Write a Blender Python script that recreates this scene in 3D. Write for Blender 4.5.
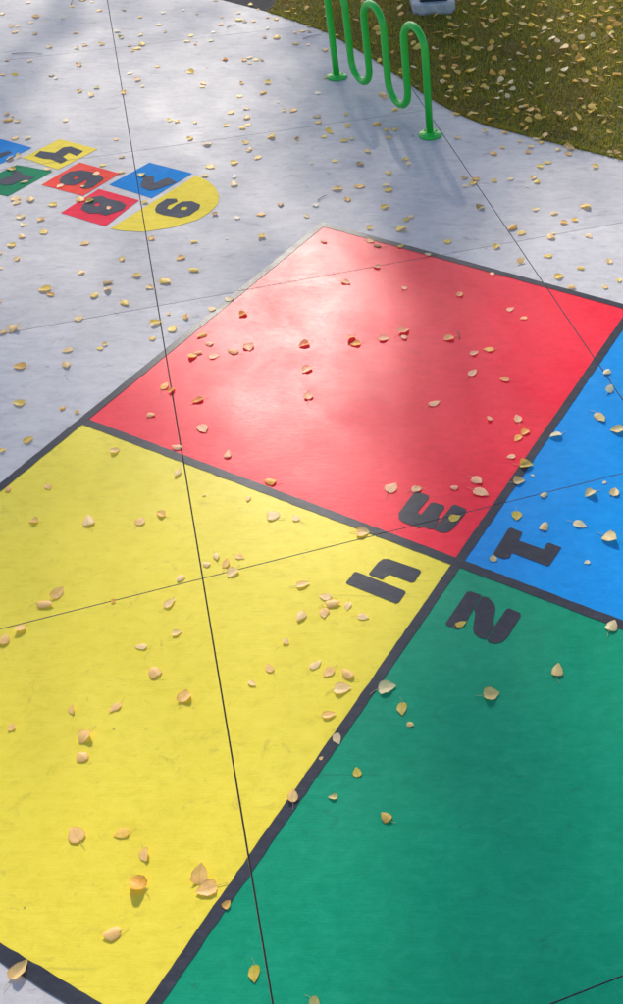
import bpy, bmesh, math, random
import numpy as np
from mathutils import Vector, Matrix
from mathutils.geometry import tessellate_polygon

for o in list(bpy.data.objects):
    bpy.data.objects.remove(o)
scene = bpy.context.scene
COL = scene.collection
R = math.radians
PI = math.pi
RES_X, RES_Y = 635, 1024

# ------------------------------------------------------------------ camera
cam_data = bpy.data.cameras.new('camera')
cam = bpy.data.objects.new('camera', cam_data)
COL.objects.link(cam)
scene.camera = cam
PITCH, ROLL, FPX = 0.77299, 0.01459, 967.32
cam.location = (0.0, 0.0, 3.7)
fwd = Vector((0, math.cos(PITCH), -math.sin(PITCH)))
r0 = Vector((1, 0, 0))
u0 = r0.cross(fwd)
rgt = math.cos(ROLL) * r0 + math.sin(ROLL) * u0
upv = -math.sin(ROLL) * r0 + math.cos(ROLL) * u0
m3 = Matrix((rgt, upv, -fwd)).transposed()
cam.rotation_euler = m3.to_euler()
cam_data.sensor_fit = 'VERTICAL'
cam_data.sensor_height = 36.0
cam_data.lens = FPX / 1004.0 * 36.0
cam_data.shift_x = -(525.0 - 311.5) / 1004.0
cam_data.shift_y = -(502.0 - 472.8) / 1004.0
cam_data.clip_start = 0.05
cam_data.clip_end = 2000.0
scene.render.resolution_x, scene.render.resolution_y = RES_X, RES_Y

# ------------------------------------------------------------------ light
SUN_ELEV, SUN_AZ = 33.0, 107.0            # azimuth counted from +x towards +y
world = bpy.data.worlds.new('World')
scene.world = world
world.use_nodes = True
wn = world.node_tree
wn.nodes.clear()
sky = wn.nodes.new('ShaderNodeTexSky')
sky.sky_type = 'NISHITA'
sky.sun_disc = False
sky.sun_elevation = R(SUN_ELEV)
sky.sun_rotation = R(90.0 - SUN_AZ)
sky.air_density = 1.0
sky.dust_density = 1.2
sky.ozone_density = 1.0
bg = wn.nodes.new('ShaderNodeBackground')
bg.inputs['Strength'].default_value = 0.15
wo = wn.nodes.new('ShaderNodeOutputWorld')
wn.links.new(sky.outputs[0], bg.inputs[0])
wn.links.new(bg.outputs[0], wo.inputs[0])
sun_data = bpy.data.lights.new('sun', 'SUN')
sun_data.energy = 2.9
sun_data.angle = R(1.6)
sun_data.color = (1.0, 0.93, 0.82)
sun = bpy.data.objects.new('sun', sun_data)
COL.objects.link(sun)
sdir = Vector((math.cos(R(SUN_ELEV)) * math.cos(R(SUN_AZ)), math.cos(R(SUN_ELEV)) * math.sin(R(SUN_AZ)), math.sin(R(SUN_ELEV))))
sun.rotation_euler = sdir.to_track_quat('Z', 'Y').to_euler()
sun.location = sdir * 60
scene.view_settings.view_transform = 'Standard'
scene.view_settings.look = 'None'
scene.view_settings.exposure = 0.57
scene.view_settings.gamma = 1.0
scene.view_settings.use_curve_mapping = False

LEAVES = [  # x, y, length mm, tone, surface (H paving, L lawn), yaw degrees
(-1.449,1.526,79,"o","H",None),(-1.184,1.506,78,"t","H",-158),(-1.774,1.216,74,"t","H",63),(-1.748,1.717,79,"t","H",None),
(-1.216,1.564,76,"t","H",94),(-0.231,3.629,85,"p","H",-26),(-0.597,2.407,78,"p","H",13),(-1.49,1.34,62,"t","H",None),(-0.794,2.4,74,"p","H",None),
(0.441,3.31,83,"t","H",-38),(-0.937,1.208,57,"Y","H",-78),(-0.132,2.381,69,"t","H",None),(-2.242,2.913,74,"t","H",67),(-2.272,2.839,73,"t","H",None),
(0.434,4.251,85,"t","H",None),(0.16,2.514,68,"t","H",81),(-2.254,3.388,76,"p","H",108),(-0.79,2.477,66,"t","H",None),(-1.855,2.137,62,"t","H",None),
(-1.571,1.717,58,"y","H",None),(-0.923,1.89,60,"t","H",100),(0.291,3.408,75,"p","H",-26),(0.42,2.765,67,"p","H",63),(-1.449,1.632,55,"t","H",-65),
(-0.712,3.661,76,"p","H",None),(-1.655,2.471,63,"t","H",None),(-1.316,3.447,73,"p","H",None),(-0.907,2.871,67,"t","H",None),
(-1.486,2.35,62,"t","H",None),(-0.521,2.296,61,"y","H",-84),(0.009,3.847,75,"y","H",1),(-1.84,4.106,76,"p","H",None),(-1.688,2.863,64,"p","H",None),
(-0.825,3.333,69,"t","H",1),(-1.073,2.987,65,"p","H",None),(-0.834,2.266,58,"t","H",None),(-0.704,1.117,47,"g","H",None),
(0.519,4.149,75,"t","H",-179),(-3.252,5.487,85,"y","H",None),(-0.795,10.034,85,"y","L",None),(-1.438,3.051,63,"p","H",None),
(-0.934,2.526,58,"p","H",None),(-0.875,2.481,57,"t","H",None),(-1.774,2.284,55,"t","H",None),(-1.837,2.051,53,"t","H",None),
(-0.781,2.146,54,"p","H",-64),(-3.281,5.032,78,"t","H",None),(-0.256,3.719,66,"p","H",None),(-0.359,3.443,64,"Y","H",28),
(0.166,4.092,70,"p","H",None),(0.345,3.632,65,"t","H",None),(0.481,3.652,66,"t","H",76),(-1.745,4.878,76,"p","H",None),(-0.79,5.074,78,"p","H",None),
(0.234,8.323,85,"o","L",None),(0.409,8.248,85,"y","L",None),(-3.101,4.655,73,"o","H",None),(-2.973,4.311,70,"y","H",None),
(-2.164,4.492,72,"y","H",None),(-1.292,4.421,71,"p","H",None),(-1.379,3.69,65,"y","H",None),(-2.389,2.636,55,"t","H",None),
(-0.958,2.913,58,"p","H",None),(-0.945,2.811,57,"t","H",None),(-1.052,2.788,57,"p","H",None),(-0.539,1.804,48,"o","H",None),
(-0.326,4.66,73,"p","H",None),(-0.537,4.366,70,"p","H",None),(-0.029,3.722,64,"t","H",15),(-0.042,3.461,62,"Y","H",-89),(0.104,3.394,61,"t","H",None),
(-0.289,2.764,54,"Y","H",None),(-0.93,6.338,85,"y","H",None),(-1.939,4.356,67,"o","H",None),(-1.838,4.832,71,"t","H",None),
(-1.35,4.662,70,"p","H",None),(-1.984,3.391,59,"t","H",None),(-2.345,2.693,53,"t","H",None),(-1.756,2.606,52,"p","H",None),
(-1.479,3.116,57,"t","H",None),(-0.754,2.794,54,"p","H",None),(-1.144,2.503,51,"t","H",None),(-1.501,6.925,85,"t","H",None),
(-2.66,5.341,73,"y","H",None),(-2.462,5.6,75,"y","H",None),(-2.393,5.127,71,"y","H",None),(-0.244,4.895,70,"y","H",-179),
(-1.408,4.912,69,"t","H",None),(-1.124,4.983,70,"t","H",None),(-0.05,4.24,63,"p","H",None),(-0.046,4.066,62,"y","H",None),
(0.503,4.514,66,"p","H",None),(-2.867,4.82,66,"t","H",None),(-2.79,3.995,60,"y","H",None),(-1.651,3.902,59,"p","H",None),
(-1.897,3.441,56,"t","H",None),(-0.678,1.999,44,"Y","H",107),(-1.319,6.974,83,"o","H",None),(0.435,6.702,82,"y","H",None),
(-2.271,5.069,68,"y","H",None),(-2.073,4.994,68,"y","H",None),(-0.503,5.002,68,"t","H",-147),(-0.397,9.773,85,"o","L",None),
(-1.465,11.13,85,"y","L",None),(-1.238,5.625,71,"p","H",None),(-1.086,4.93,65,"y","H",None),(-0.907,4.992,66,"p","H",None),
(-3.905,6.699,77,"t","H",None),(-2.561,7.256,82,"y","H",None),(-2.314,6.984,80,"p","H",None),(-0.126,6.371,76,"o","H",None),
(-2.907,5.169,66,"t","H",None),(-2.319,5.749,70,"y","H",None),(-0.578,3.649,55,"p","H",None),(-0.578,8.821,85,"t","L",None),
(-2.814,4.668,61,"t","H",None),(-2.078,4.774,62,"y","H",None),(-1.938,4.785,62,"p","H",None),(-1.952,3.952,56,"p","H",None),
(-1.889,3.739,54,"p","H",None),(-1.191,3.43,52,"p","H",None),(-1.417,3.155,50,"t","H",None),(-0.838,2.857,48,"p","H",None),
(-1.951,2.267,44,"t","H",None),(-0.009,4.117,57,"y","H",None),(-4.208,7.34,79,"t","H",None),(-4.12,7.17,77,"o","H",None),
(-0.048,5.918,69,"t","H",None),(0.218,5.736,68,"y","H",None),(-2.847,5.579,66,"b","H",None),(-0.137,4.597,60,"t","H",None),
(-4.504,8.042,81,"o","H",None),(-1.355,8.688,85,"t","H",None),(-1.336,8.072,82,"o","H",None),(-0.658,8.298,83,"y","H",None),
(0.342,7.67,79,"t","H",None),(-1.091,1.453,35,"o","H",None),(-3.42,6.706,71,"y","H",None),(-3.768,6.437,69,"p","H",None),
(-2.012,6.52,70,"o","H",None),(-1.09,6.659,71,"y","H",None),(0.134,5.999,67,"y","H",None),(-2.691,5.672,64,"y","H",None),
(-2.826,5.49,63,"t","H",None),(-1.995,5.41,62,"p","H",None),(-1.591,10.235,85,"p","L",None),(-2.28,3.916,52,"p","H",None),
(-0.583,3.648,50,"p","H",None),(-2.537,3.378,48,"t","H",None),(-1.608,2.688,44,"p","H",None),(-1.537,3.152,47,"p","H",None),
(-2.182,2.185,40,"t","H",None),(-1.2,2.418,42,"p","H",None),(-0.762,1.886,38,"t","H",None),(-0.083,3.915,51,"p","H",None),
(0.488,4.675,56,"p","H",None),(-3.197,9.137,85,"y","H",None),(-2.627,8.279,80,"o","H",None),(-2.097,8.324,80,"o","H",None),
(-0.549,9.755,85,"y","L",None),(-0.534,10.622,85,"o","L",None),(-0.421,10.534,85,"o","L",None),(-0.228,10.969,85,"t","L",None),
(-0.084,10.456,85,"y","L",None),(-0.727,9.498,85,"t","L",None),(-0.558,9.233,85,"t","L",None),(-0.249,11.141,85,"t","L",None),
(0.691,10.718,85,"t","L",None),(0.536,10.665,85,"t","L",None),(0.318,9.821,85,"o","L",None),(0.429,9.825,85,"o","L",None),
(0.469,9.542,85,"o","L",None),(0.071,8.63,83,"p","L",None),(0.557,8.433,82,"y","L",None),(-3.792,6.681,68,"t","H",None),
(-3.605,6.618,67,"y","H",None),(-3.517,6.219,65,"y","H",None),(-3.182,6.074,64,"o","H",None),(-3.071,7.097,70,"y","H",None),
(-1.937,6.21,65,"y","H",None),(-1.138,6.161,65,"t","H",None),(-1.102,6.917,70,"y","H",None),(-0.365,6.67,68,"b","H",None),
(-0.057,6.3,66,"y","H",None),(0.16,6.262,66,"t","H",None),(0.571,5.946,63,"t","H",None),(-2.447,5.898,63,"o","H",None),(-2.22,5.189,58,"o","H",-75),
(-0.456,5.504,60,"t","H",None),(-0.327,4.856,56,"p","H",None),(-2.695,7.651,73,"p","H",None),(-1.375,7.348,71,"b","H",None),
(-2.548,3.625,46,"t","H",None),(-2.11,4.447,52,"y","H",None),(-2.167,4.221,50,"t","H",None),(-1.681,3.009,43,"p","H",None),
(-0.153,3.172,44,"t","H",None),(-3.888,6.637,64,"t","H",None),(-3.343,6.674,64,"y","H",None),(-3.691,6.038,60,"y","H",None),
(-2.222,7.422,69,"y","H",None),(-1.091,6.101,61,"b","H",None),(-1.124,7.195,68,"y","H",None),(-0.58,6.178,62,"y","H",None),
(-0.232,6.105,61,"y","H",None),(0.443,6.276,63,"p","H",None),(-2.89,5.43,57,"y","H",None),(-3.192,5.43,57,"o","H",None),(-2.549,5.53,57,"t","H",None),
(-2.08,5.289,56,"t","H",None),(-1.863,5.228,56,"y","H",None),(-0.111,5.337,57,"p","H",None),(-0.777,10.053,85,"y","L",None),
(-0.669,9.917,85,"p","L",None),(0.43,11.194,85,"y","L",None),(0.808,9.188,81,"t","L",None),(0.581,8.911,79,"p","L",None),
(-1.413,10.857,85,"y","L",None),(-1.134,9.774,84,"y","L",None),(-0.964,10.167,85,"p","L",None),(-0.841,10.39,85,"p","L",None),
(-0.834,10.111,85,"y","L",None),(-0.863,9.557,83,"o","L",None),(-3.045,10.493,85,"y","H",None),(-1.87,8.207,73,"b","H",None),
(0.062,7.834,71,"p","H",None),(-0.444,7.044,66,"y","H",None),(-4.858,11.012,85,"y","H",None),(-3.859,9.803,81,"y","H",None),
(0.378,7.985,71,"w","L",None),(-3.436,7.123,64,"t","H",None),(-3.663,6.162,58,"t","H",None),(-2.385,7.334,65,"y","H",None),
(-2.722,6.163,58,"o","H",None),(-1.389,6.759,62,"o","H",None),(0.266,6.463,61,"o","H",None),(0.303,5.605,55,"t","H",None),
(-2.849,5.882,57,"y","H",None),(-2.565,10.031,81,"y","H",None),(-4.305,7.717,67,"t","H",None),(-3.018,8.876,74,"o","H",None),
(-2.435,8.679,73,"o","H",None),(-2.466,8.175,70,"t","H",None),(-2.179,7.793,68,"y","H",None),(-1.714,7.928,68,"y","H",None),
(-1.335,7.559,66,"t","H",None),(-1.008,7.443,66,"y","H",None),(-2.042,4.815,50,"t","H",None),(-2.004,4.91,50,"p","H",None),
(-1.578,3.105,40,"p","H",None),(-1.092,2.645,37,"p","H",None),(0.105,3.619,42,"t","H",None),(-0.297,7.565,65,"o","H",None),
(0.321,7.579,65,"o","H",None),(0.152,7.418,64,"y","H",None),(-0.433,7.116,62,"o","H",None),(0.028,7.15,62,"t","H",None),(0.063,7.093,62,"y","H",None),
(-5.181,10.507,79,"o","H",None),(-4.019,8.07,66,"p","H",None),(-2.431,8.906,71,"y","H",None),(-1.202,7.822,65,"t","H",None),
(-1.567,7.752,64,"y","H",None),(-4.153,7.389,62,"p","H",None),(-3.949,6.96,59,"t","H",None),(-3.848,7.186,61,"t","H",None),
(-3.65,6.904,59,"p","H",None),(-3.614,6.395,56,"o","H",None),(-2.924,6.672,58,"y","H",None),(-2.399,6.12,55,"y","H",None),
(-1.668,6.507,57,"p","H",None),(-1.472,6.145,55,"p","H",None),(-1.12,6.999,60,"p","H",None),(-0.907,6.481,57,"y","H",None),
(-0.911,6.101,55,"y","H",None),(0.194,6.6,58,"t","H",None),(0.361,5.847,54,"y","H",None),(-3.575,5.862,53,"t","H",None),
(-3.335,4.994,48,"t","H",None),(-0.527,10.86,82,"o","L",None),(-0.693,9.19,72,"p","L",None),(-0.365,9.165,72,"o","L",None),
(-0.268,9.206,72,"t","L",None),(-0.526,11.055,83,"p","L",None),(0.497,11.058,83,"t","L",None),(0.374,10.872,82,"t","L",None),
(-0.013,10.404,79,"t","L",None),(0.51,10.103,77,"p","L",None),(0.638,10.59,80,"p","L",None),(0.847,10.608,80,"o","L",None),
(0.898,10.472,80,"p","L",None),(0.752,10.936,82,"t","L",None),(0.49,9.484,74,"y","L",None),(0.331,9.296,73,"w","L",None),
(0.283,9.169,72,"y","L",None),(0.807,9.736,75,"t","L",None),(-0.369,9.169,72,"o","L",None),(-0.263,9.199,72,"t","L",None),
(-0.281,9.005,71,"p","L",None),(-0.431,8.837,70,"y","L",None),(-0.079,8.462,68,"w","L",None),(-0.004,8.905,71,"w","L",None),
(-0.008,8.387,68,"t","L",None),(-0.007,8.276,67,"o","L",None),(-0.023,8.169,66,"y","L",None),(0.071,8.236,67,"y","L",None),
(0.706,8.607,69,"p","L",None),(-0.383,3.664,40,"p","H",None),(-0.477,2.222,32,"t","H",None),(-4.743,9.704,71,"p","H",None),
(-4.295,9.257,69,"t","H",None),(-4.923,9.007,67,"t","H",None),(-3.879,9.688,71,"y","H",None),(-3.959,8.588,65,"t","H",None),
(-4.421,8.033,62,"p","H",None),(-1.93,8.701,66,"w","H",None),(-1.84,8.096,63,"y","H",None),(-1.203,8.367,65,"y","H",None),
(-2.576,10.72,77,"y","L",None),(-1.058,5.822,51,"p","H",None),(-0.781,5.002,47,"p","H",None),(-3.239,7.148,57,"t","H",None),
(-2.352,6.52,54,"b","H",None),(-1.619,6.666,55,"w","H",None),(-1.888,6.662,55,"b","H",None),(-1.165,6.345,53,"y","H",None),
(-0.878,6.524,54,"p","H",None),(0.053,6.657,55,"p","H",None),(-3.077,5.695,50,"t","H",None),(-2.37,4.963,46,"y","H",None),
(-0.028,5.235,47,"t","H",None),(-0.607,7.84,61,"p","H",None),(-0.001,7.696,61,"p","H",None),(0.077,7.345,59,"y","H",None),
(0.538,7.359,59,"y","H",None),(0.73,7.597,60,"t","H",None),(-0.518,7.133,58,"b","H",None),(0.203,10.069,71,"w","L",None),
(0.806,10.149,72,"w","L",None),(0.899,10.784,75,"p","L",None),(-0.095,8.56,63,"w","L",None),(0.553,8.517,63,"p","L",None),
(0.547,8.367,62,"y","L",None),(-0.212,4.232,40,"p","H",None),(-4.809,9.011,64,"y","H",None),(-4.2,10.124,70,"w","H",None),
(-3.43,9.895,69,"p","H",None),(-3.641,8.937,64,"t","H",None),(-3.686,8.64,62,"o","H",None),(-2.85,7.753,58,"y","H",None),
(-2.634,8.614,62,"y","H",None),(-2.507,8.35,61,"b","H",None),(-2.381,7.69,58,"y","H",None),(-1.154,7.988,59,"y","H",None),
(-1.579,7.385,56,"y","H",None),(-3.427,7.26,54,"y","H",None),(-2.567,7.105,54,"y","H",None),(-2.176,6.472,51,"w","H",None),
(-0.716,5.995,48,"p","H",None),(0.338,6.505,51,"y","H",None),(0.523,5.619,47,"t","H",None),(-0.842,5.568,45,"p","H",None),
(-0.863,10.08,68,"y","L",None),(-0.013,10.414,70,"t","L",None),(-0.106,9.641,66,"w","L",None),(-0.836,9.28,64,"t","L",None),
(0.259,10.007,68,"w","L",None),(-0.778,9.087,63,"y","L",None),(0.611,8.261,59,"w","L",None),(-2.903,3.908,37,"y","H",None),
(-2.673,4.847,42,"y","H",None),(-2.755,3.607,36,"t","H",None),(-1.465,3.557,35,"p","H",None),(-0.393,7.97,57,"p","H",None),
(0.231,7.64,56,"p","H",None),(0.314,7.723,56,"y","H",None),(0.665,7.611,56,"p","H",None),(-0.283,7.092,53,"y","H",None),(-0.145,7.13,53,"p","H",None),
(-5.546,10.56,68,"p","H",None),(-5.218,10.068,66,"t","H",None),(-4.578,10.701,69,"t","H",None),(-4.464,9.006,61,"b","H",None),
(-3.437,10.033,66,"y","H",None),(-2.355,9.87,65,"y","H",None),(-2.032,9.713,65,"y","H",None),(-2.334,10.213,67,"t","H",None),
(-2.771,9.444,63,"y","H",None),(-3.959,8.744,60,"g","H",None),(-4.564,8.174,57,"o","H",None),(-4.2,7.72,55,"p","H",None),
(-2.434,8.028,56,"y","H",None),(-2.468,7.963,56,"y","H",None),(-1.737,7.829,55,"y","H",None),(-1.565,8.031,57,"y","H",None),
(-3.168,6.587,48,"t","H",None),(-3.317,7.403,52,"b","H",None),(-3.717,6.328,47,"p","H",None),(-2.315,7.558,53,"p","H",None),
(0.628,5.696,44,"y","H",None),(-0.612,9.534,62,"p","L",None),(-0.172,8.829,59,"w","L",None),(-1.838,10.497,67,"t","L",None),
(-1.553,10.114,65,"t","L",None),(-1.178,9.889,64,"p","L",None),(-0.952,9.723,63,"p","L",None),(-0.729,9.342,61,"t","L",None),
(-1.073,10.381,66,"t","L",None),(-1.011,10.64,67,"o","L",None),(-1.113,9.301,61,"p","L",None),(-1.464,9.451,62,"y","L",None),
(-0.797,9.074,60,"y","L",None),(-0.746,8.626,58,"p","L",None),(-0.819,8.945,59,"p","L",None),(-1.369,10.659,67,"t","L",None),
(-4.907,10.826,66,"t","H",None),(-4.412,9.747,61,"t","H",None),(-4.25,9.788,61,"y","H",None),(-3.027,10.951,66,"y","H",None),
(-2.669,10.525,65,"y","H",None),(-2.291,10.343,64,"o","H",None),(-2.724,9.503,60,"p","H",None),(-2.651,9.448,60,"y","H",None),
(-2.614,8.01,53,"y","H",None),(-0.98,7.35,50,"p","H",None),(-0.676,8.382,54,"p","H",None),(-0.219,7.953,52,"o","H",None),
(-0.013,7.589,51,"o","H",None),(0.09,7.77,52,"y","H",None),(-0.497,7.004,48,"p","H",None),(0.314,3.153,31,"p","H",None),
(-0.832,10.404,63,"t","L",None),(-0.403,9.948,61,"p","L",None),(-0.362,10.546,64,"o","L",None),(-0.354,9.532,59,"t","L",None),
(-0.865,9.573,59,"t","L",None),(-0.733,9.303,58,"t","L",None),(0.015,10.715,65,"y","L",None),(-0.63,11.051,66,"t","L",None),
(-0.784,11.144,66,"t","L",None),(0.092,10.685,65,"y","L",None),(0.196,10.568,64,"t","L",None),(0.399,10.216,62,"t","L",None),
(0.627,10.181,62,"w","L",None),(0.717,10.465,64,"p","L",None),(0.938,11.165,67,"t","L",None),(0.419,9.442,59,"p","L",None),
(0.608,9.314,58,"p","L",None),(0.706,9.344,59,"t","L",None),(0.55,9.205,58,"p","L",None),(0.557,9.83,61,"t","L",None),(0.522,9.975,61,"t","L",None),
(0.162,9.259,58,"g","L",None),(-0.728,8.859,56,"p","L",None),(-0.182,8.965,57,"p","L",None),(-0.236,8.891,56,"p","L",None),
(-0.213,8.659,55,"w","L",None),(-0.56,8.755,56,"p","L",None),(-0.444,8.974,57,"t","L",None),(-0.387,8.465,54,"t","L",None),
(-0.355,8.159,53,"y","L",None),(-0.12,8.352,54,"o","L",None),(-0.04,8.473,55,"p","L",None),(0.064,8.377,54,"o","L",None),
(0.417,9.014,57,"p","L",None),(-2.7,4.266,35,"o","H",None),(-2.655,4.887,38,"t","H",None),(-2.335,7.101,47,"w","H",None),
(-0.246,5.752,41,"p","H",None),(-5.412,10.917,62,"p","H",None),(-4.874,10.481,60,"w","H",None),(-4.458,9.67,57,"p","H",None),
(-4.795,9.345,55,"p","H",None),(-3.206,10.361,60,"p","H",None),(-4.112,9.966,58,"g","H",None),(-3.947,10.029,58,"p","H",None),
(-3.559,9.261,55,"o","H",None),(-2.954,9.447,56,"o","H",None),(-3.774,9.093,54,"p","H",None),(-4.088,8.667,53,"o","H",None),
(-3.123,8.099,50,"y","H",None),(-3.056,8.083,50,"y","H",None),(-1.235,7.967,50,"y","H",None),(-1.507,7.79,49,"t","H",None),
(-0.698,10.095,59,"y","L",None),(0.029,10.071,59,"p","L",None),(0.075,9.56,56,"p","L",None),(-0.793,8.943,54,"y","L",None),
(0.679,7.548,46,"p","H",None),(-5.167,10.337,56,"p","H",None),(-5.001,10.024,55,"b","H",None),(-4.617,10.065,55,"t","H",None),
(-3.885,10.667,57,"w","H",None),(-3.83,10.325,56,"y","H",None),(-3.426,11.065,59,"p","H",None),(-3.977,9.763,54,"b","H",None),
(-3.198,9.914,54,"g","H",None),(-2.95,9.437,53,"o","H",None),(-3.469,7.719,46,"o","H",None),(-3.02,8.798,50,"y","H",None),
(-2.891,8.069,47,"p","H",None),(-2.178,8.321,48,"p","H",None),(-2.18,7.854,46,"t","H",None),(-2.317,7.579,45,"p","H",None),
(-1.317,8.619,50,"o","H",None),(-1.696,7.908,47,"y","H",None),(-2.405,10.831,58,"o","L",None),(-0.099,10.984,59,"y","L",None),
(0.034,10.063,56,"p","L",None),(-0.785,9.093,51,"y","L",None),(0.307,10.633,58,"y","L",None),(0.125,10.329,57,"w","L",None),
(0.111,10.205,56,"w","L",None),(0.619,10.402,57,"o","L",None),(0.807,10.334,57,"t","L",None),(0.85,10.989,59,"p","L",None),
(0.351,9.884,55,"y","L",None),(0.354,9.658,54,"p","L",None),(0.642,9.958,55,"t","L",None),(-0.297,8.943,51,"p","L",None),
(-0.52,8.331,48,"w","L",None),(-0.036,8.481,49,"p","L",None),(0.032,8.455,49,"p","L",None),(0.127,8.255,48,"p","L",None),
(0.717,8.274,48,"t","L",None),(0.615,9.132,52,"p","L",None),(0.795,8.468,49,"p","L",None),(-2.606,4.236,31,"o","H",None),
(-1.961,2.864,26,"o","H",None),(-0.718,10.804,55,"w","L",None),(-0.841,10.278,53,"t","L",None),(-0.638,10.353,53,"p","L",None),
(-0.309,9.838,52,"p","L",None),(-0.275,10.741,55,"p","L",None),(-0.217,10.414,54,"y","L",None),(-0.123,10.297,53,"p","L",None),
(0.078,11.04,56,"p","L",None),(0.151,11.014,56,"p","L",None),(-0.274,8.772,47,"p","L",None),(-0.302,8.625,47,"p","L",None),
(-0.584,8.649,47,"p","L",None),(-0.2,8.425,46,"t","L",None),(0.662,9.067,49,"o","L",None),(-5.252,10.231,52,"p","H",None),
(-2.985,10.441,53,"b","H",None),(-2.693,10.021,51,"b","H",None),(-2.222,9.855,51,"p","H",None),(-2.672,8.884,47,"o","H",None),
(-1.956,7.768,43,"b","H",None),(-1.621,8.27,45,"y","H",None),(-3.469,6.902,39,"t","H",None),(-0.234,7.673,42,"o","H",None),
(-0.764,10.294,50,"p","L",None),(-0.069,9.814,48,"p","L",None),(0.178,10.345,50,"o","L",None),(0.462,9.078,46,"p","L",None),
(0.429,3.719,26,"p","H",None),(-5.314,10.212,48,"o","H",None),(-5.017,9.346,45,"b","H",None),(-4.406,8.941,44,"w","H",None),
(-4.319,10.723,50,"b","H",None),(-4.1,10.534,49,"y","H",None),(-3.241,10.135,48,"w","H",None),(-3.094,10.688,50,"p","H",None),
(-2.887,10.461,49,"o","H",None),(-2.407,10.157,48,"t","H",None),(-2.601,9.45,46,"b","H",None),(-2.694,9.362,45,"p","H",None),
(-0.836,2.059,20,"t","H",None),(-3.896,9.633,44,"y","H",None),(-0.25,10.13,46,"p","L",None),(-0.514,10.439,47,"o","L",None),
(-0.159,10.745,49,"p","L",None),(-0.163,9.286,44,"w","L",None),(-0.052,10.618,48,"p","L",None),(0.347,10.528,48,"p","L",None),
(0.591,10.776,49,"p","L",None),(-0.065,9.827,45,"p","L",None),(-0.743,8.633,41,"p","L",None),(0.645,8.175,40,"p","L",None),
(-0.089,7.791,38,"o","H",None),(0.744,7.535,37,"p","H",None),(-3.333,9.823,43,"t","H",None),(-2.264,10.184,45,"b","H",None),
(-2.709,10.273,45,"w","H",None),(-3.557,8.797,40,"p","H",None),(-1.925,9.033,41,"o","H",None),(-1.768,7.346,34,"w","H",None),
(0.184,6.313,31,"p","H",None),(-3.721,5.931,30,"t","H",None),(-2.344,5.231,28,"o","H",None),(-0.314,10.092,43,"p","L",None),
(0.05,10.38,44,"p","L",None),(0.016,9.892,43,"p","L",None),(0.476,8.447,38,"t","L",None),(-1.355,9.651,42,"t","L",None),
(-1.233,9.216,40,"p","L",None),(-4.736,10.957,43,"p","H",None),(-3.247,10.569,42,"b","H",None),(-3.194,10.35,41,"p","H",None),
(-2.766,10.577,42,"o","H",None),(-0.685,10.446,41,"p","L",None),(0.07,9.559,39,"p","L",None),(0.07,11.04,43,"p","L",None),
(0.048,10.38,41,"p","L",None),(0.342,10.284,41,"p","L",None),(-0.145,8.285,35,"p","L",None),(-0.022,8.87,37,"w","L",None),
(0.043,3.768,21,"p","H",None),(-3.644,5.739,26,"t","H",None),(-3.486,5.341,25,"t","H",None),(-3.703,10.749,38,"w","H",None),
(-3.717,10.132,37,"g","H",None),(-4.498,8.138,31,"p","H",None),(-2.5,10.695,38,"g","L",None),(-2.625,10.909,39,"t","L",None),
(-2.209,10.868,39,"y","L",None),(-2.164,10.612,38,"p","L",None),(0.45,10.297,38,"p","L",None),(-0.678,8.601,33,"p","L",None),
(-1.706,3.581,20,"p","H",None),(-0.02,7.014,26,"w","H",None),(-2.144,10.231,34,"o","H",None),(-2.915,10.81,35,"o","H",None),
(-2.258,8.499,29,"p","H",None),(-2.184,6.172,21,"w","H",None),(-3.518,10.625,27,"b","H",None),(-3.087,9.269,24,"w","H",None),
(-0.99,7.854,22,"b","H",None),
]
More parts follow.
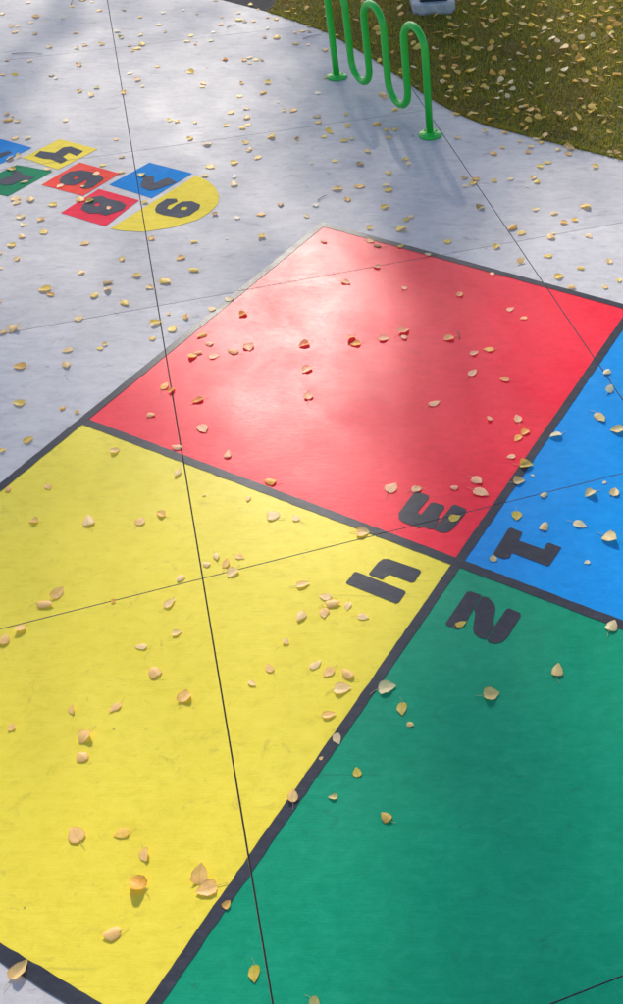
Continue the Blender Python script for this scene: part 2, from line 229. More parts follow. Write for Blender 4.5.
COURT_NUMERALS = {'4': [[(-0.8682, 3.0021), (-0.8365, 3.0688), (-0.8249, 3.0711), (-0.5797, 2.9594), (-0.5692, 2.9477), (-0.5956, 2.8874), (-0.6101, 2.8784), (-0.8616, 2.9942)], [(-0.7627, 3.062), (-0.7254, 3.1352), (-0.7038, 3.1566), (-0.6758, 3.1572), (-0.5173, 3.0923), (-0.5066, 3.0791), (-0.5339, 3.0134), (-0.5491, 3.008), (-0.6567, 3.0568), (-0.6722, 3.0534), (-0.6903, 3.0256), (-0.7008, 3.0274), (-0.7593, 3.0538)]], '3': [[(-0.5925, 3.6145), (-0.5778, 3.6235), (-0.5161, 3.5967), (-0.5172, 3.5731), (-0.5629, 3.4835), (-0.5433, 3.4672), (-0.572, 3.3927), (-0.6308, 3.4191), (-0.6497, 3.4423), (-0.6531, 3.4754)], [(-0.4978, 3.5415), (-0.4829, 3.5471), (-0.4279, 3.5271), (-0.428, 3.506), (-0.4518, 3.4587), (-0.4459, 3.4402), (-0.4692, 3.3714), (-0.4916, 3.371), (-0.519, 3.3856), (-0.5405, 3.3751), (-0.5643, 3.3908), (-0.5376, 3.4621)], [(-0.3822, 3.528), (-0.3672, 3.5315), (-0.312, 3.501), (-0.3145, 3.477), (-0.3651, 3.3785), (-0.3931, 3.3498), (-0.4188, 3.3453), (-0.4535, 3.3617), (-0.4618, 3.3716), (-0.4356, 3.423)]], '2': [[(-0.3621, 2.7676), (-0.2744, 2.9512), (-0.257, 2.955), (-0.2069, 2.9337), (-0.2685, 2.7777), (-0.3001, 2.7335), (-0.3595, 2.7592)], [(-0.1996, 2.9259), (-0.1714, 2.9194), (-0.1409, 2.8831), (-0.1345, 2.8571), (-0.1422, 2.78), (-0.1368, 2.7599), (-0.1691, 2.6813), (-0.2032, 2.6914), (-0.2244, 2.7116), (-0.2324, 2.7364), (-0.2262, 2.821), (-0.2323, 2.8493)], [(-0.0824, 2.8477), (-0.0688, 2.8557), (-0.0165, 2.8291), (-0.0142, 2.812), (-0.0686, 2.6979), (-0.0947, 2.6663), (-0.1246, 2.656), (-0.155, 2.6636), (-0.1622, 2.6757), (-0.1311, 2.7533)]], '1': [[(-0.083, 3.3738), (-0.0682, 3.3822), (-0.0095, 3.3511), (-0.0258, 3.2931), (0.0995, 3.2369), (0.1144, 3.2762), (0.1291, 3.2814), (0.1898, 3.2503), (0.128, 3.1306), (0.1171, 3.1257), (-0.061, 3.2097), (-0.0712, 3.176), (-0.1001, 3.1678), (-0.1589, 3.1934)]]}
HOPSCOTCH = {'yellow4': [(-4.117, 7.3696), (-3.9367, 7.7138), (-3.5634, 7.543), (-3.7614, 7.1783)], 'orange6': [(-3.8014, 6.927), (-3.6325, 7.3067), (-3.251, 7.1286), (-3.4237, 6.7644)], 'red8': [(-3.5007, 6.5042), (-3.3383, 6.877), (-2.9762, 6.7126), (-3.1076, 6.3195)], 'blue7': [(-3.2811, 6.9459), (-3.0721, 7.3189), (-2.6837, 7.1476), (-2.8898, 6.7444)], 'dome9': [(-3.0643, 6.2895), (-2.6476, 7.1121), (-2.5389, 7.0381), (-2.4513, 6.9355), (-2.3872, 6.8028), (-2.3654, 6.6723), (-2.395, 6.5435), (-2.4587, 6.4358), (-2.6123, 6.3193), (-2.8052, 6.2503), (-2.9564, 6.2601)], 'green3': [(-4.1191, 7.2487), (-3.7923, 7.1488), (-3.9899, 6.7399), (-4.3395, 6.8789)], 'blue1': [(-4.487, 7.7276), (-4.1086, 7.5509), (-4.2558, 7.253), (-4.6588, 7.4052)]}
HOPSCOTCH_NUMERALS = {'yellow4': [[(-4.0212, 7.405), (-4.0081, 7.4868), (-3.8822, 7.4593), (-3.8507, 7.5551), (-3.7974, 7.5696), (-3.6779, 7.4972), (-3.7016, 7.4182), (-3.7798, 7.4688), (-3.8032, 7.3995), (-3.7456, 7.3458), (-3.7788, 7.2898), (-3.8814, 7.3569), (-3.9332, 7.3614)]], 'orange6': [[(-3.6734, 6.9917), (-3.681, 7.0725), (-3.6479, 7.1381), (-3.5724, 7.1641), (-3.478, 7.1345), (-3.3799, 7.0701), (-3.36, 7.03), (-3.38, 6.9634), (-3.4006, 6.9003), (-3.4475, 6.8764), (-3.489, 6.8976), (-3.4668, 6.975), (-3.4838, 7.0176), (-3.5033, 6.9682), (-3.5413, 6.93), (-3.6037, 6.931), (-3.6525, 6.9523)], [(-3.5992, 7.0459), (-3.5815, 7.0756), (-3.5452, 7.0592), (-3.5528, 7.0242), (-3.5793, 7.0205)]], 'red8': [[(-3.362, 6.5646), (-3.3674, 6.6766), (-3.3295, 6.7434), (-3.2742, 6.759), (-3.2183, 6.7189), (-3.1216, 6.6838), (-3.0602, 6.6343), (-3.0598, 6.5666), (-3.1196, 6.5147), (-3.1591, 6.4804), (-3.2196, 6.5118), (-3.2852, 6.5066)], [(-3.2992, 6.6409), (-3.2753, 6.6724), (-3.2439, 6.6494), (-3.25, 6.605), (-3.2791, 6.6007)], [(-3.1929, 6.5965), (-3.1711, 6.6242), (-3.1391, 6.598), (-3.1476, 6.5607), (-3.1744, 6.5599)]], 'blue7': [[(-3.0286, 6.953), (-3.0449, 7.0993), (-2.969, 7.0831), (-2.9379, 6.9738), (-2.8582, 7.0679), (-2.7769, 6.9969), (-2.8866, 6.8853), (-2.942, 6.8658), (-3.0181, 6.9172)]], 'dome9': [[(-2.8076, 6.5756), (-2.8097, 6.6433), (-2.7655, 6.7305), (-2.6972, 6.7325), (-2.6777, 6.6917), (-2.7274, 6.6355), (-2.7263, 6.5881), (-2.6984, 6.5788), (-2.6744, 6.6472), (-2.6437, 6.6926), (-2.5774, 6.7015), (-2.505, 6.6522), (-2.4991, 6.5947), (-2.5424, 6.4998), (-2.6004, 6.4651), (-2.7277, 6.5011), (-2.787, 6.5326)], [(-2.6371, 6.5906), (-2.6224, 6.6249), (-2.5938, 6.6325), (-2.5673, 6.6028), (-2.5797, 6.5654), (-2.6191, 6.5609)]], 'green3': [[(-4.1516, 6.9916), (-4.1136, 7.0361), (-4.0744, 7.0606), (-4.1097, 7.1151), (-4.0563, 7.1404), (-4.0063, 7.0831), (-3.9126, 7.0568), (-3.9171, 7.0131), (-3.9954, 6.982), (-4.0282, 6.9239), (-4.094, 6.9163), (-4.1347, 6.9492)]], 'blue1': [[(-4.3529, 7.3884), (-4.3287, 7.4358), (-4.2732, 7.4784), (-4.242, 7.4542), (-4.2901, 7.3749), (-4.3204, 7.3432)]]}
EDGE = [(-3.375, 11.086), (-2.799, 10.735), (-2.336, 10.386), (-2.067, 10.16), (-1.805, 9.85), (-1.524, 9.505), (-1.228, 9.086), (-0.961, 8.702), (-0.723, 8.405), (-0.435, 8.133), (-0.232, 8.009), (-0.033, 7.9), (0.386, 7.68), (0.759, 7.487)]
TWIGS = [((-2.826, 10.773), (-2.751, 10.896)), ((-3.127, 10.27), (-3.054, 10.357)), ((-2.297, 9.99), (-2.127, 10.117)), ((-5.035, 9.499), (-4.74, 9.515)), ((-0.448, 5.091), (-0.433, 4.995)), ((-4.91, 10.822), (-4.956, 11.019)), ((-1.616, 6.74), (-1.559, 6.82))]

# ------------------------------------------------------------------ helpers
def tag(o, label=None, cat=None, group=None, kind=None):
    if label: o['label'] = label
    if cat: o['category'] = cat
    if group: o['group'] = group
    if kind: o['kind'] = kind
    return o

def empty(name, loc=(0, 0, 0), rz=0.0):
    o = bpy.data.objects.new(name, None)
    o.empty_display_size = 0.1
    o.location = loc
    o.rotation_euler = (0, 0, rz)
    COL.objects.link(o)
    return o

def mesh_obj(name, verts, faces, mat, parent=None, smooth=False):
    me = bpy.data.meshes.new(name)
    me.from_pydata([tuple(v) for v in verts], [], faces)
    if mat is not None:
        me.materials.append(mat)
    if smooth:
        me.polygons.foreach_set('use_smooth', [True] * len(me.polygons))
    me.update()
    o = bpy.data.objects.new(name, me)
    COL.objects.link(o)
    if parent is not None:
        o.parent = parent
    return o

def tube(path, radius, seg=8, caps=True):
    """verts, faces of a tube along path; radius a number or list"""
    pts = [Vector(p) for p in path]
    n = len(pts)
    rad = radius if isinstance(radius, (list, tuple)) else [radius] * n
    vs, fs = [], []
    ref = None
    for i, p in enumerate(pts):
        d = (pts[min(i + 1, n - 1)] - pts[max(i - 1, 0)]).normalized()
        if ref is None:
            ref = d.orthogonal().normalized()
        ref = (ref - d * ref.dot(d)).normalized()
        b = d.cross(ref)
        for k in range(seg):
            a = 2 * PI * k / seg
            vs.append(p + (ref * math.cos(a) + b * math.sin(a)) * rad[i])
    for i in range(n - 1):
        for k in range(seg):
            fs.append((i * seg + k, i * seg + (k + 1) % seg, (i + 1) * seg + (k + 1) % seg, (i + 1) * seg + k))
    if caps:
        fs.append(tuple(range(seg - 1, -1, -1)))
        fs.append(tuple((n - 1) * seg + k for k in range(seg)))
    return vs, fs

# ------------------------------------------------------------------ materials
class NT:
    def __init__(self, name):
        self.mat = bpy.data.materials.new(name)
        self.mat.use_nodes = True
        self.t = self.mat.node_tree
        self.bsdf = self.t.nodes['Principled BSDF']
        self.out = self.t.nodes['Material Output']
        geo = self.t.nodes.new('ShaderNodeNewGeometry')
        self.geo = geo
        self.pos = geo.outputs['Position']
    def node(self, kind, **kw):
        n = self.t.nodes.new(kind)
        for k, v in kw.items():
            setattr(n, k, v)
        return n
    def link(self, a, b):
        self.t.links.new(a, b)
    def mapping(self, scale=(1, 1, 1), rz=0.0, src=None, loc=(0, 0, 0)):
        m = self.node('ShaderNodeMapping')
        m.inputs['Scale'].default_value = scale
        m.inputs['Rotation'].default_value = (0, 0, rz)
        m.inputs['Location'].default_value = loc
        self.link(src or self.pos, m.inputs['Vector'])
        return m.outputs['Vector']
    def noise(self, scale, detail=4, rough=0.55, vec=None, dist=0.0):
        n = self.node('ShaderNodeTexNoise')
        n.inputs['Scale'].default_value = scale
        n.inputs['Detail'].default_value = detail
        n.inputs['Roughness'].default_value = rough
        n.inputs['Distortion'].default_value = dist
        self.link(vec or self.pos, n.inputs['Vector'])
        return n.outputs['Fac']
    def ramp(self, fac, stops, interp='LINEAR'):
        n = self.node('ShaderNodeValToRGB')
        n.color_ramp.interpolation = interp
        el = n.color_ramp.elements
        while len(el) < len(stops):
            el.new(0.5)
        for e, (p, c) in zip(el, stops):
            e.position = p
            e.color = c if len(c) == 4 else (*c, 1)
        self.link(fac, n.inputs['Fac'])
        return n.outputs['Color']
    def mix(self, fac, a, b, blend='MIX'):
        n = self.node('ShaderNodeMix', data_type='RGBA', blend_type=blend)
        for sock, v in ((n.inputs['Factor'], fac), (n.inputs[6], a), (n.inputs[7], b)):
            if isinstance(v, (int, float)):
                sock.default_value = v
            elif isinstance(v, tuple):
                sock.default_value = v if len(v) == 4 else (*v, 1)
            else:
                self.link(v, sock)
        return n.outputs[2]
    def math(self, op, a, b=0.0, clamp=False):
        n = self.node('ShaderNodeMath', operation=op, use_clamp=clamp)
        for i, v in enumerate((a, b)):
            if isinstance(v, (int, float)):
                n.inputs[i].default_value = v
            else:
                self.link(v, n.inputs[i])
        return n.outputs[0]
    def maprange(self, v, a, b, c, d):
        n = self.node('ShaderNodeMapRange')
        for i, x in enumerate((a, b, c, d)):
            n.inputs[i + 1].default_value = x
        self.link(v, n.inputs[0])
        return n.outputs[0]
    def bump(self, h, strength=0.3, dist=0.002, normal=None):
        n = self.node('ShaderNodeBump')
        n.inputs['Strength'].default_value = strength
        n.inputs['Distance'].default_value = dist
        self.link(h, n.inputs['Height'])
        if normal is not None:
            self.link(normal, n.inputs['Normal'])
        return n.outputs['Normal']
    def set(self, **kw):
        for k, v in kw.items():
            s = self.bsdf.inputs[k.replace('_', ' ')]
            if isinstance(v, (int, float)):
                s.default_value = v
            elif isinstance(v, tuple):
                s.default_value = v if len(v) == 4 else (*v, 1)
            else:
                self.link(v, s)

BROOM = 1.929 - PI / 2                    # broom marks run along the cross joints

def broom_height(n):
    v = n.mapping((7, 190, 1), -BROOM)
    a = n.noise(1.0, 3, 0.6, v)
    v2 = n.mapping((16, 520, 1), -BROOM)
    b = n.noise(1.0, 2, 0.5, v2)
    return n.math('ADD', a, n.math('MULTIPLY', b, 0.6))

def concrete_material():
    n = NT('broomed_concrete')
    big = n.noise(1.3, 6, 0.68, dist=0.8)
    col = n.ramp(big, [(0.28, (0.41, 0.38, 0.385)), (0.5, (0.55, 0.505, 0.49)), (0.72, (0.66, 0.61, 0.585))])
    streak = n.noise(1.0, 5, 0.65, n.mapping((2.2, 15, 1), -BROOM))
    col = n.mix(0.5, col, n.ramp(streak, [(0.3, (0.37, 0.345, 0.36)), (0.7, (0.59, 0.56, 0.55))]))
    fine = n.noise(220, 3, 0.7)
    col = n.mix(0.22, col, n.ramp(fine, [(0.3, (0.22, 0.22, 0.24)), (0.7, (0.55, 0.54, 0.55))]))
    md = n.noise(8.0, 7, 0.72, n.mapping((1, 1.9, 1), -BROOM, loc=(5, 8, 0)), 0.8)
    col = n.mix(0.42, col, n.ramp(md, [(0.30, (0.33, 0.30, 0.315)), (0.50, (0.53, 0.49, 0.48)), (0.70, (0.66, 0.615, 0.59))]))
    # dirt smudges and pits
    sm = n.noise(5.5, 6, 0.75, n.mapping((1, 2.2, 1), -BROOM), 0.8)
    smf = n.ramp(sm, [(0.58, (0, 0, 0)), (0.75, (1, 1, 1))])
    col = n.mix(n.math('MULTIPLY', smf, 0.7), col, (0.17, 0.16, 0.19))
    st = n.noise(2.1, 5, 0.6, n.mapping((1, 1, 1), 0.3, loc=(3.1, 7.7, 0)))
    stf = n.ramp(st, [(0.60, (0, 0, 0)), (0.72, (1, 1, 1))])
    col = n.mix(n.math('MULTIPLY', stf, 0.16), col, (0.36, 0.30, 0.18))
    vo = n.node('ShaderNodeTexVoronoi')
    vo.inputs['Scale'].default_value = 9.0
    n.link(n.pos, vo.inputs['Vector'])
    pit = n.math('LESS_THAN', vo.outputs['Distance'], 0.045)
    col = n.mix(n.math('MULTIPLY', pit, 0.55), col, (0.09, 0.085, 0.09))
    oi = n.node('ShaderNodeObjectInfo')
    br = n.maprange(oi.outputs['Random'], 0, 1, 0.92, 1.06)
    hs = n.node('ShaderNodeHueSaturation')
    n.link(br, hs.inputs['Value'])
    n.link(col, hs.inputs['Color'])
    ro = n.noise(1.3, 5, 0.6, n.mapping((1, 1, 1), 0.0, loc=(11, 3, 0)), 0.5)
    n.set(Base_Color=hs.outputs['Color'], Roughness=n.maprange(ro, 0.3, 0.7, 0.56, 0.78), Specular_IOR_Level=0.20)
    nb = n.bump(broom_height(n), 0.5, 0.0016)
    nb = n.bump(n.noise(60, 4, 0.6), 0.12, 0.002, nb)
    n.set(Normal=nb)
    return n.mat

def paint_material(name, col, dark, light, rough=(0.25, 0.37), wear=0.10, wearcol=(0.30, 0.29, 0.30), stain=(0.1, 0.09, 0.05), stainamt=0.25, seed=0.0, spec=0.09):
    n = NT(name)
    big = n.noise(1.7, 5, 0.6, n.mapping((1, 1, 1), 0, loc=(seed, seed * 2, 0)), 0.5)
    c = n.ramp(big, [(0.3, dark), (0.52, col), (0.75, light)])
    st = n.noise(1.0, 5, 0.68, n.mapping((4, 34, 1), -BROOM, loc=(seed, 0, 0)))
    lo = tuple(x * 0.80 for x in dark)
    hi = tuple(min(1, x * 1.06 + 0.015) for x in light)
    c = n.mix(0.26, c, n.ramp(st, [(0.3, lo), (0.7, hi)]))
    gr = n.noise(1.0, 3, 0.7, n.mapping((90, 260, 1), -BROOM, loc=(seed, 5, 0)))
    c = n.mix(0.22, c, n.ramp(gr, [(0.32, tuple(x * 0.70 for x in dark)), (0.68, hi)]))
    md = n.noise(13.0, 7, 0.72, n.mapping((1, 1.7, 1), -BROOM, loc=(seed * 2, 8, 0)), 0.6)
    c = n.mix(0.34, c, n.ramp(md, [(0.30, tuple(x * 0.72 for x in dark)), (0.50, col), (0.70, hi)]))
    # scuffs and stains with their own shapes
    sm = n.noise(7.5, 6, 0.72, n.mapping((1, 1.5, 1), -BROOM, loc=(seed * 3, 2, 0)), 1.2)
    sf = n.ramp(sm, [(0.595, (0, 0, 0)), (0.70, (1, 1, 1))])
    c = n.mix(n.math('MULTIPLY', sf, stainamt), c, stain)
    # thin wear that shows the concrete through the broom ridges
    w1 = n.noise(1.0, 6, 0.75, n.mapping((11, 120, 1), -BROOM, loc=(0, seed, 0)))
    w2 = n.noise(3.0, 4, 0.6, n.mapping((1, 1, 1), 0, loc=(seed, 9, 0)))
    wf = n.math('MULTIPLY', n.ramp(w1, [(0.58, (0, 0, 0)), (0.72, (1, 1, 1))]), n.ramp(w2, [(0.42, (0, 0, 0)), (0.68, (1, 1, 1))]))
    c = n.mix(n.math('MULTIPLY', wf, wear), c, wearcol)
    sc = n.noise(1.0, 2, 0.5, n.mapping((1.2, 38, 1), -BROOM + 0.22, loc=(seed, seed, 0)), 0.5)
    sk = n.noise(1.6, 3, 0.5, n.mapping((1, 1, 1), 0, loc=(seed * 5, 1, 0)))
    scf = n.math('MULTIPLY', n.ramp(sc, [(0.695, (0, 0, 0)), (0.72, (1, 1, 1))]), n.ramp(sk, [(0.5, (0, 0, 0)), (0.62, (1, 1, 1))]))
    c = n.mix(n.math('MULTIPLY', scf, 0.35), c, stain)
    vo = n.node('ShaderNodeTexVoronoi')
    vo.inputs['Scale'].default_value = 5.0
    n.link(n.mapping((1, 1, 1), 0, loc=(seed * 1.7, seed, 0)), vo.inputs['Vector'])
    pit = n.math('LESS_THAN', vo.outputs['Distance'], 0.030)
    c = n.mix(n.math('MULTIPLY', pit, 0.5), c, (0.06, 0.055, 0.05))
    ro = n.noise(2.2, 5, 0.6, n.mapping((1, 1, 1), 0, loc=(seed + 4, 1, 0)), 0.4)
    n.set(Base_Color=c, Roughness=n.maprange(ro, 0.3, 0.7, *rough), Specular_IOR_Level=spec)
    nb = n.bump(broom_height(n), 0.32, 0.0013)
    nb = n.bump(n.noise(130, 3, 0.65), 0.22, 0.0016, nb)
    n.set(Normal=nb)
    return n.mat

def plain_material(name, col, rough=0.5, metallic=0.0, var=0.12, scale=8.0, bump=0.0, bscale=60.0, coat=0.0):
    n = NT(name)
    f = n.noise(scale, 5, 0.6)
    d = tuple(x * (1 - var) for x in col)
    l = tuple(min(1, x * (1 + var)) for x in col)
    n.set(Base_Color=n.ramp(f, [(0.3, d), (0.7, l)]), Roughness=rough, Metallic=metallic, Coat_Weight=coat)
    if bump:
        n.set(Normal=n.bump(n.noise(bscale, 4, 0.6), bump, 0.004))
    return n.mat

def asphalt_material():
    n = NT('asphalt')
    f = n.noise(140, 4, 0.7)
    c = n.ramp(f, [(0.3, (0.02, 0.019, 0.022)), (0.7, (0.055, 0.052, 0.058))])
    n.set(Base_Color=c, Roughness=0.9, Specular_IOR_Level=0.15, Normal=n.bump(n.noise(160, 3, 0.6), 0.5, 0.004))
    return n.mat

def soil_material():
    n = NT('lawn_soil')
    f = n.noise(1.6, 6, 0.65)
    c = n.ramp(f, [(0.32, (0.10, 0.095, 0.014)), (0.55, (0.15, 0.12, 0.02)), (0.72, (0.20, 0.135, 0.04))])
    g = n.noise(120, 4, 0.7)
    c = n.mix(0.5, c, n.ramp(g, [(0.3, (0.018, 0.020, 0.008)), (0.7, (0.10, 0.085, 0.035))]))
    n.set(Base_Color=c, Roughness=0.95, Normal=n.bump(n.noise(70, 4, 0.7), 0.7, 0.02))
    return n.mat

def grass_material():
    n = NT('grass_blade')
    rnd = n.geo.outputs['Random Per Island']
    c = n.ramp(rnd, [(0.0, (0.15, 0.23, 0.006)), (0.45, (0.29, 0.29, 0.008)), (0.8, (0.55, 0.39, 0.015)), (0.93, (0.46, 0.33, 0.06)), (1.0, (0.52, 0.37, 0.10))])
    f = n.noise(1.6, 6, 0.65)
    c = n.mix(n.ramp(f, [(0.48, (0, 0, 0)), (0.70, (0.75, 0.75, 0.75))]), c, (0.27, 0.17, 0.035))
    n.set(Base_Color=c, Roughness=0.55)
    tr = n.node('ShaderNodeBsdfTranslucent')
    n.link(c, tr.inputs['Color'])
    mx = n.node('ShaderNodeMixShader')
    mx.inputs[0].default_value = 0.45
    n.link(n.bsdf.outputs[0], mx.inputs[1])
    n.link(tr.outputs[0], mx.inputs[2])
    n.link(mx.outputs[0], n.out.inputs['Surface'])
    return n.mat

def leaf_material(name, col, tip, spot):
    n = NT(name)
    uv = n.node('ShaderNodeUVMap')
    sep = n.node('ShaderNodeSeparateXYZ')
    n.link(uv.outputs[0], sep.inputs[0])
    t, u = sep.outputs[0], sep.outputs[1]
    au = n.math('ABSOLUTE', n.math('SUBTRACT', u, 0.5))
    rnd = n.geo.outputs['Random Per Island']
    tc = n.node('ShaderNodeTexCoord')
    comb = n.node('ShaderNodeCombineXYZ')
    n.link(n.math('MULTIPLY', rnd, 40.0), comb.inputs[2])
    add = n.node('ShaderNodeVectorMath', operation='ADD')
    n.link(uv.outputs[0], add.inputs[0])
    n.link(comb.outputs[0], add.inputs[1])
    blot = n.noise(3.2, 5, 0.65, add.outputs[0], 0.4)
    c = n.mix(n.ramp(blot, [(0.40, (0, 0, 0)), (0.72, (1, 1, 1))]), col, tip)
    sp = n.noise(9.0, 4, 0.6, add.outputs[0])
    c = n.mix(n.math('MULTIPLY', n.ramp(sp, [(0.62, (0, 0, 0)), (0.72, (1, 1, 1))]), 0.5), c, spot)
    # margin browning and veins
    mar = n.ramp(n.math('MULTIPLY', au, 2.0), [(0.80, (0, 0, 0)), (1.0, (0.55, 0.55, 0.55))])
    c = n.mix(mar, c, spot)
    mid = n.math('LESS_THAN', au, 0.022)
    side = n.math('SINE', n.math('MULTIPLY', n.math('SUBTRACT', t, n.math('MULTIPLY', au, 0.55)), 46.0))
    sv = n.math('GREATER_THAN', side, 0.90)
    vein = n.math('MAXIMUM', mid, n.math('MULTIPLY', sv, 0.45))
    c = n.mix(n.math('MULTIPLY', vein, 0.45), c, tuple(x * 0.62 for x in col))
    hs = n.node('ShaderNodeHueSaturation')
    n.link(c, hs.inputs['Color'])
    n.link(n.maprange(rnd, 0, 1, 0.488, 0.512), hs.inputs['Hue'])
    r2 = n.math('FRACT', n.math('MULTIPLY', rnd, 7.31))
    n.link(n.maprange(r2, 0, 1, 0.98, 1.2), hs.inputs['Value'])
    n.set(Base_Color=hs.outputs['Color'], Roughness=0.46, Specular_IOR_Level=0.38)
    n.set(Normal=n.bump(vein, 0.35, 0.0008))
    tr = n.node('ShaderNodeBsdfTranslucent')
    n.link(hs.outputs['Color'], tr.inputs['Color'])
    mx = n.node('ShaderNodeMixShader')
    mx.inputs[0].default_value = 0.45
    n.link(n.bsdf.outputs[0], mx.inputs[1])
    n.link(tr.outputs[0], mx.inputs[2])
    n.link(mx.outputs[0], n.out.inputs['Surface'])
    return n.mat

M = {}
M['concrete'] = concrete_material()
M['joint'] = plain_material('joint_dirt', (0.018, 0.016, 0.016), 0.95)
M['red'] = paint_material('red_court_paint', (0.87, 0.019, 0.046), (0.79, 0.014, 0.034), (0.90, 0.034, 0.07), seed=1.0, stain=(0.48, 0.015, 0.035), stainamt=0.4)
M['yellow'] = paint_material('yellow_court_paint', (0.80, 0.63, 0.055), (0.75, 0.58, 0.045), (0.83, 0.67, 0.08), seed=2.3, stain=(0.40, 0.32, 0.06), stainamt=0.45, wear=0.06)
M['green'] = paint_material('green_court_paint', (0.004, 0.265, 0.138), (0.003, 0.235, 0.12), (0.010, 0.31, 0.172), seed=4.1, stain=(0.012, 0.10, 0.07), stainamt=0.35, wear=0.10)
M['blue'] = paint_material('blue_court_paint', (0.004, 0.245, 0.62), (0.003, 0.215, 0.56), (0.01, 0.28, 0.68), seed=5.7, stain=(0.01, 0.11, 0.36), stainamt=0.3, wear=0.12)
M['charcoal'] = paint_material('charcoal_line_paint', (0.040, 0.042, 0.055), (0.030, 0.032, 0.043), (0.062, 0.064, 0.078), seed=7.9, stain=(0.03, 0.03, 0.035), wear=0.45, wearcol=(0.26, 0.26, 0.28))
MATTE = dict(rough=(0.70, 0.88), spec=0.06, wear=0.16, stainamt=0.35)
HOPM = {'yellow': paint_material('yellow_tile_paint', (0.80, 0.60, 0.065), (0.73, 0.54, 0.055), (0.84, 0.65, 0.10), seed=12.0, stain=(0.38, 0.28, 0.06), **MATTE),
        'red': paint_material('red_tile_paint', (0.80, 0.035, 0.07), (0.70, 0.028, 0.055), (0.84, 0.05, 0.09), seed=13.0, stain=(0.4, 0.03, 0.05), **MATTE),
        'orange': paint_material('orange_tile_paint', (0.82, 0.072, 0.05), (0.73, 0.058, 0.042), (0.86, 0.10, 0.07), seed=14.0, stain=(0.4, 0.07, 0.04), **MATTE),
        'blue': paint_material('blue_tile_paint', (0.008, 0.20, 0.53), (0.006, 0.17, 0.48), (0.016, 0.23, 0.58), seed=15.0, stain=(0.01, 0.09, 0.3), **MATTE),
        'green': paint_material('green_tile_paint', (0.010, 0.20, 0.09), (0.008, 0.17, 0.075), (0.02, 0.24, 0.12), seed=16.0, stain=(0.01, 0.1, 0.06), **MATTE)}
M['hop_charcoal'] = paint_material('charcoal_tile_paint', (0.082, 0.083, 0.10), (0.066, 0.067, 0.082), (0.11, 0.112, 0.13), seed=17.0, stain=(0.03, 0.03, 0.035), wearcol=(0.2, 0.2, 0.22), **MATTE)
M['asphalt'] = asphalt_material()
M['soil'] = soil_material()
M['grass'] = grass_material()
M['rack'] = plain_material('green_powder_coat', (0.006, 0.46, 0.035), 0.36, 0.0, 0.06, 5.0, coat=0.15)
M['footing'] = plain_material('precast_concrete', (0.42, 0.42, 0.43), 0.8, 0, 0.2, 14.0, 0.3)
M['darkmetal'] = plain_material('dark_blue_metal', (0.018, 0.026, 0.036), 0.35, 0.3, 0.2, 12.0)
M['twig'] = plain_material('twig_bark', (0.20, 0.165, 0.145), 0.85, 0, 0.3, 60.0)
M['stem'] = plain_material('leaf_stem', (0.42, 0.33, 0.14), 0.6, 0, 0.25, 40.0)
M['bark'] = plain_material('pale_bark', (0.33, 0.31, 0.27), 0.9, 0, 0.45, 6.0, 0.6, 20.0)
TONES = {
    'p': ('pale cream', leaf_material('pale_cream_leaf', (0.96, 0.76, 0.45), (0.95, 0.69, 0.35), (0.62, 0.36, 0.16))),
    't': ('tan', leaf_material('tan_leaf', (0.94, 0.60, 0.22), (0.94, 0.69, 0.34), (0.50, 0.24, 0.08))),
    'y': ('golden yellow', leaf_material('golden_leaf', (0.95, 0.62, 0.09), (0.95, 0.70, 0.22), (0.52, 0.28, 0.07))),
    'Y': ('bright yellow', leaf_material('bright_yellow_leaf', (0.88, 0.58, 0.05), (0.88, 0.64, 0.14), (0.56, 0.30, 0.04))),
    'o': ('amber orange', leaf_material('amber_leaf', (0.86, 0.44, 0.07), (0.90, 0.58, 0.18), (0.40, 0.17, 0.04))),
    'b': ('brown', leaf_material('brown_leaf', (0.44, 0.25, 0.09), (0.62, 0.44, 0.20), (0.15, 0.08, 0.04))),
    'g': ('olive green', leaf_material('olive_leaf', (0.52, 0.46, 0.14), (0.68, 0.58, 0.24), (0.24, 0.17, 0.06))),
    'w': ('whitish bleached', leaf_material('bleached_leaf', (0.95, 0.86, 0.68), (0.93, 0.78, 0.55), (0.62, 0.46, 0.28))),
}

# ------------------------------------------------------------------ paving grid
JA, KA = 1.93178, 1.92591
JN = Vector((math.sin(JA), -math.cos(JA)))
KD = Vector((math.cos(KA), math.sin(KA)))
J0, DJ = -0.4052, 2.5039
JS = [J0 + DJ * i for i in range(-4, 4)]
KS = [1.017 - 2 * 2.37, 1.017 - 2.37, 1.017, 3.3752, 5.8385, 8.1813, 10.5252, 10.5252 + 2.37, 10.5252 + 2 * 2.37]
GAPJ, GAPK = 0.0036, 0.0028

def clip_half(poly, nx, ny, c):
    """keep nx*x + ny*y >= c"""
    out = []
    for i, a in enumerate(poly):
        b = poly[(i + 1) % len(poly)]
        da, db = nx * a[0] + ny * a[1] - c, nx * b[0] + ny * b[1] - c
        if da >= 0:
            out.append(a)
        if (da >= 0) != (db >= 0):
            f = da / (da - db)
            out.append((a[0] + (b[0] - a[0]) * f, a[1] + (b[1] - a[1]) * f))
    return out

CELLS = []
for i in range(len(JS) - 1):
    for k in range(len(KS) - 1):
        CELLS.append(((JN.x, JN.y, JS[i] + GAPJ), (-JN.x, -JN.y, -(JS[i + 1] - GAPJ)),
                      (KD.x, KD.y, KS[k] + GAPK), (-KD.x, -KD.y, -(KS[k + 1] - GAPK))))

def clip_cell(poly, cell):
    for hp in cell:
        if len(poly) < 3:
            return []
        poly = clip_half(poly, *hp)
    return poly if len(poly) >= 3 else []

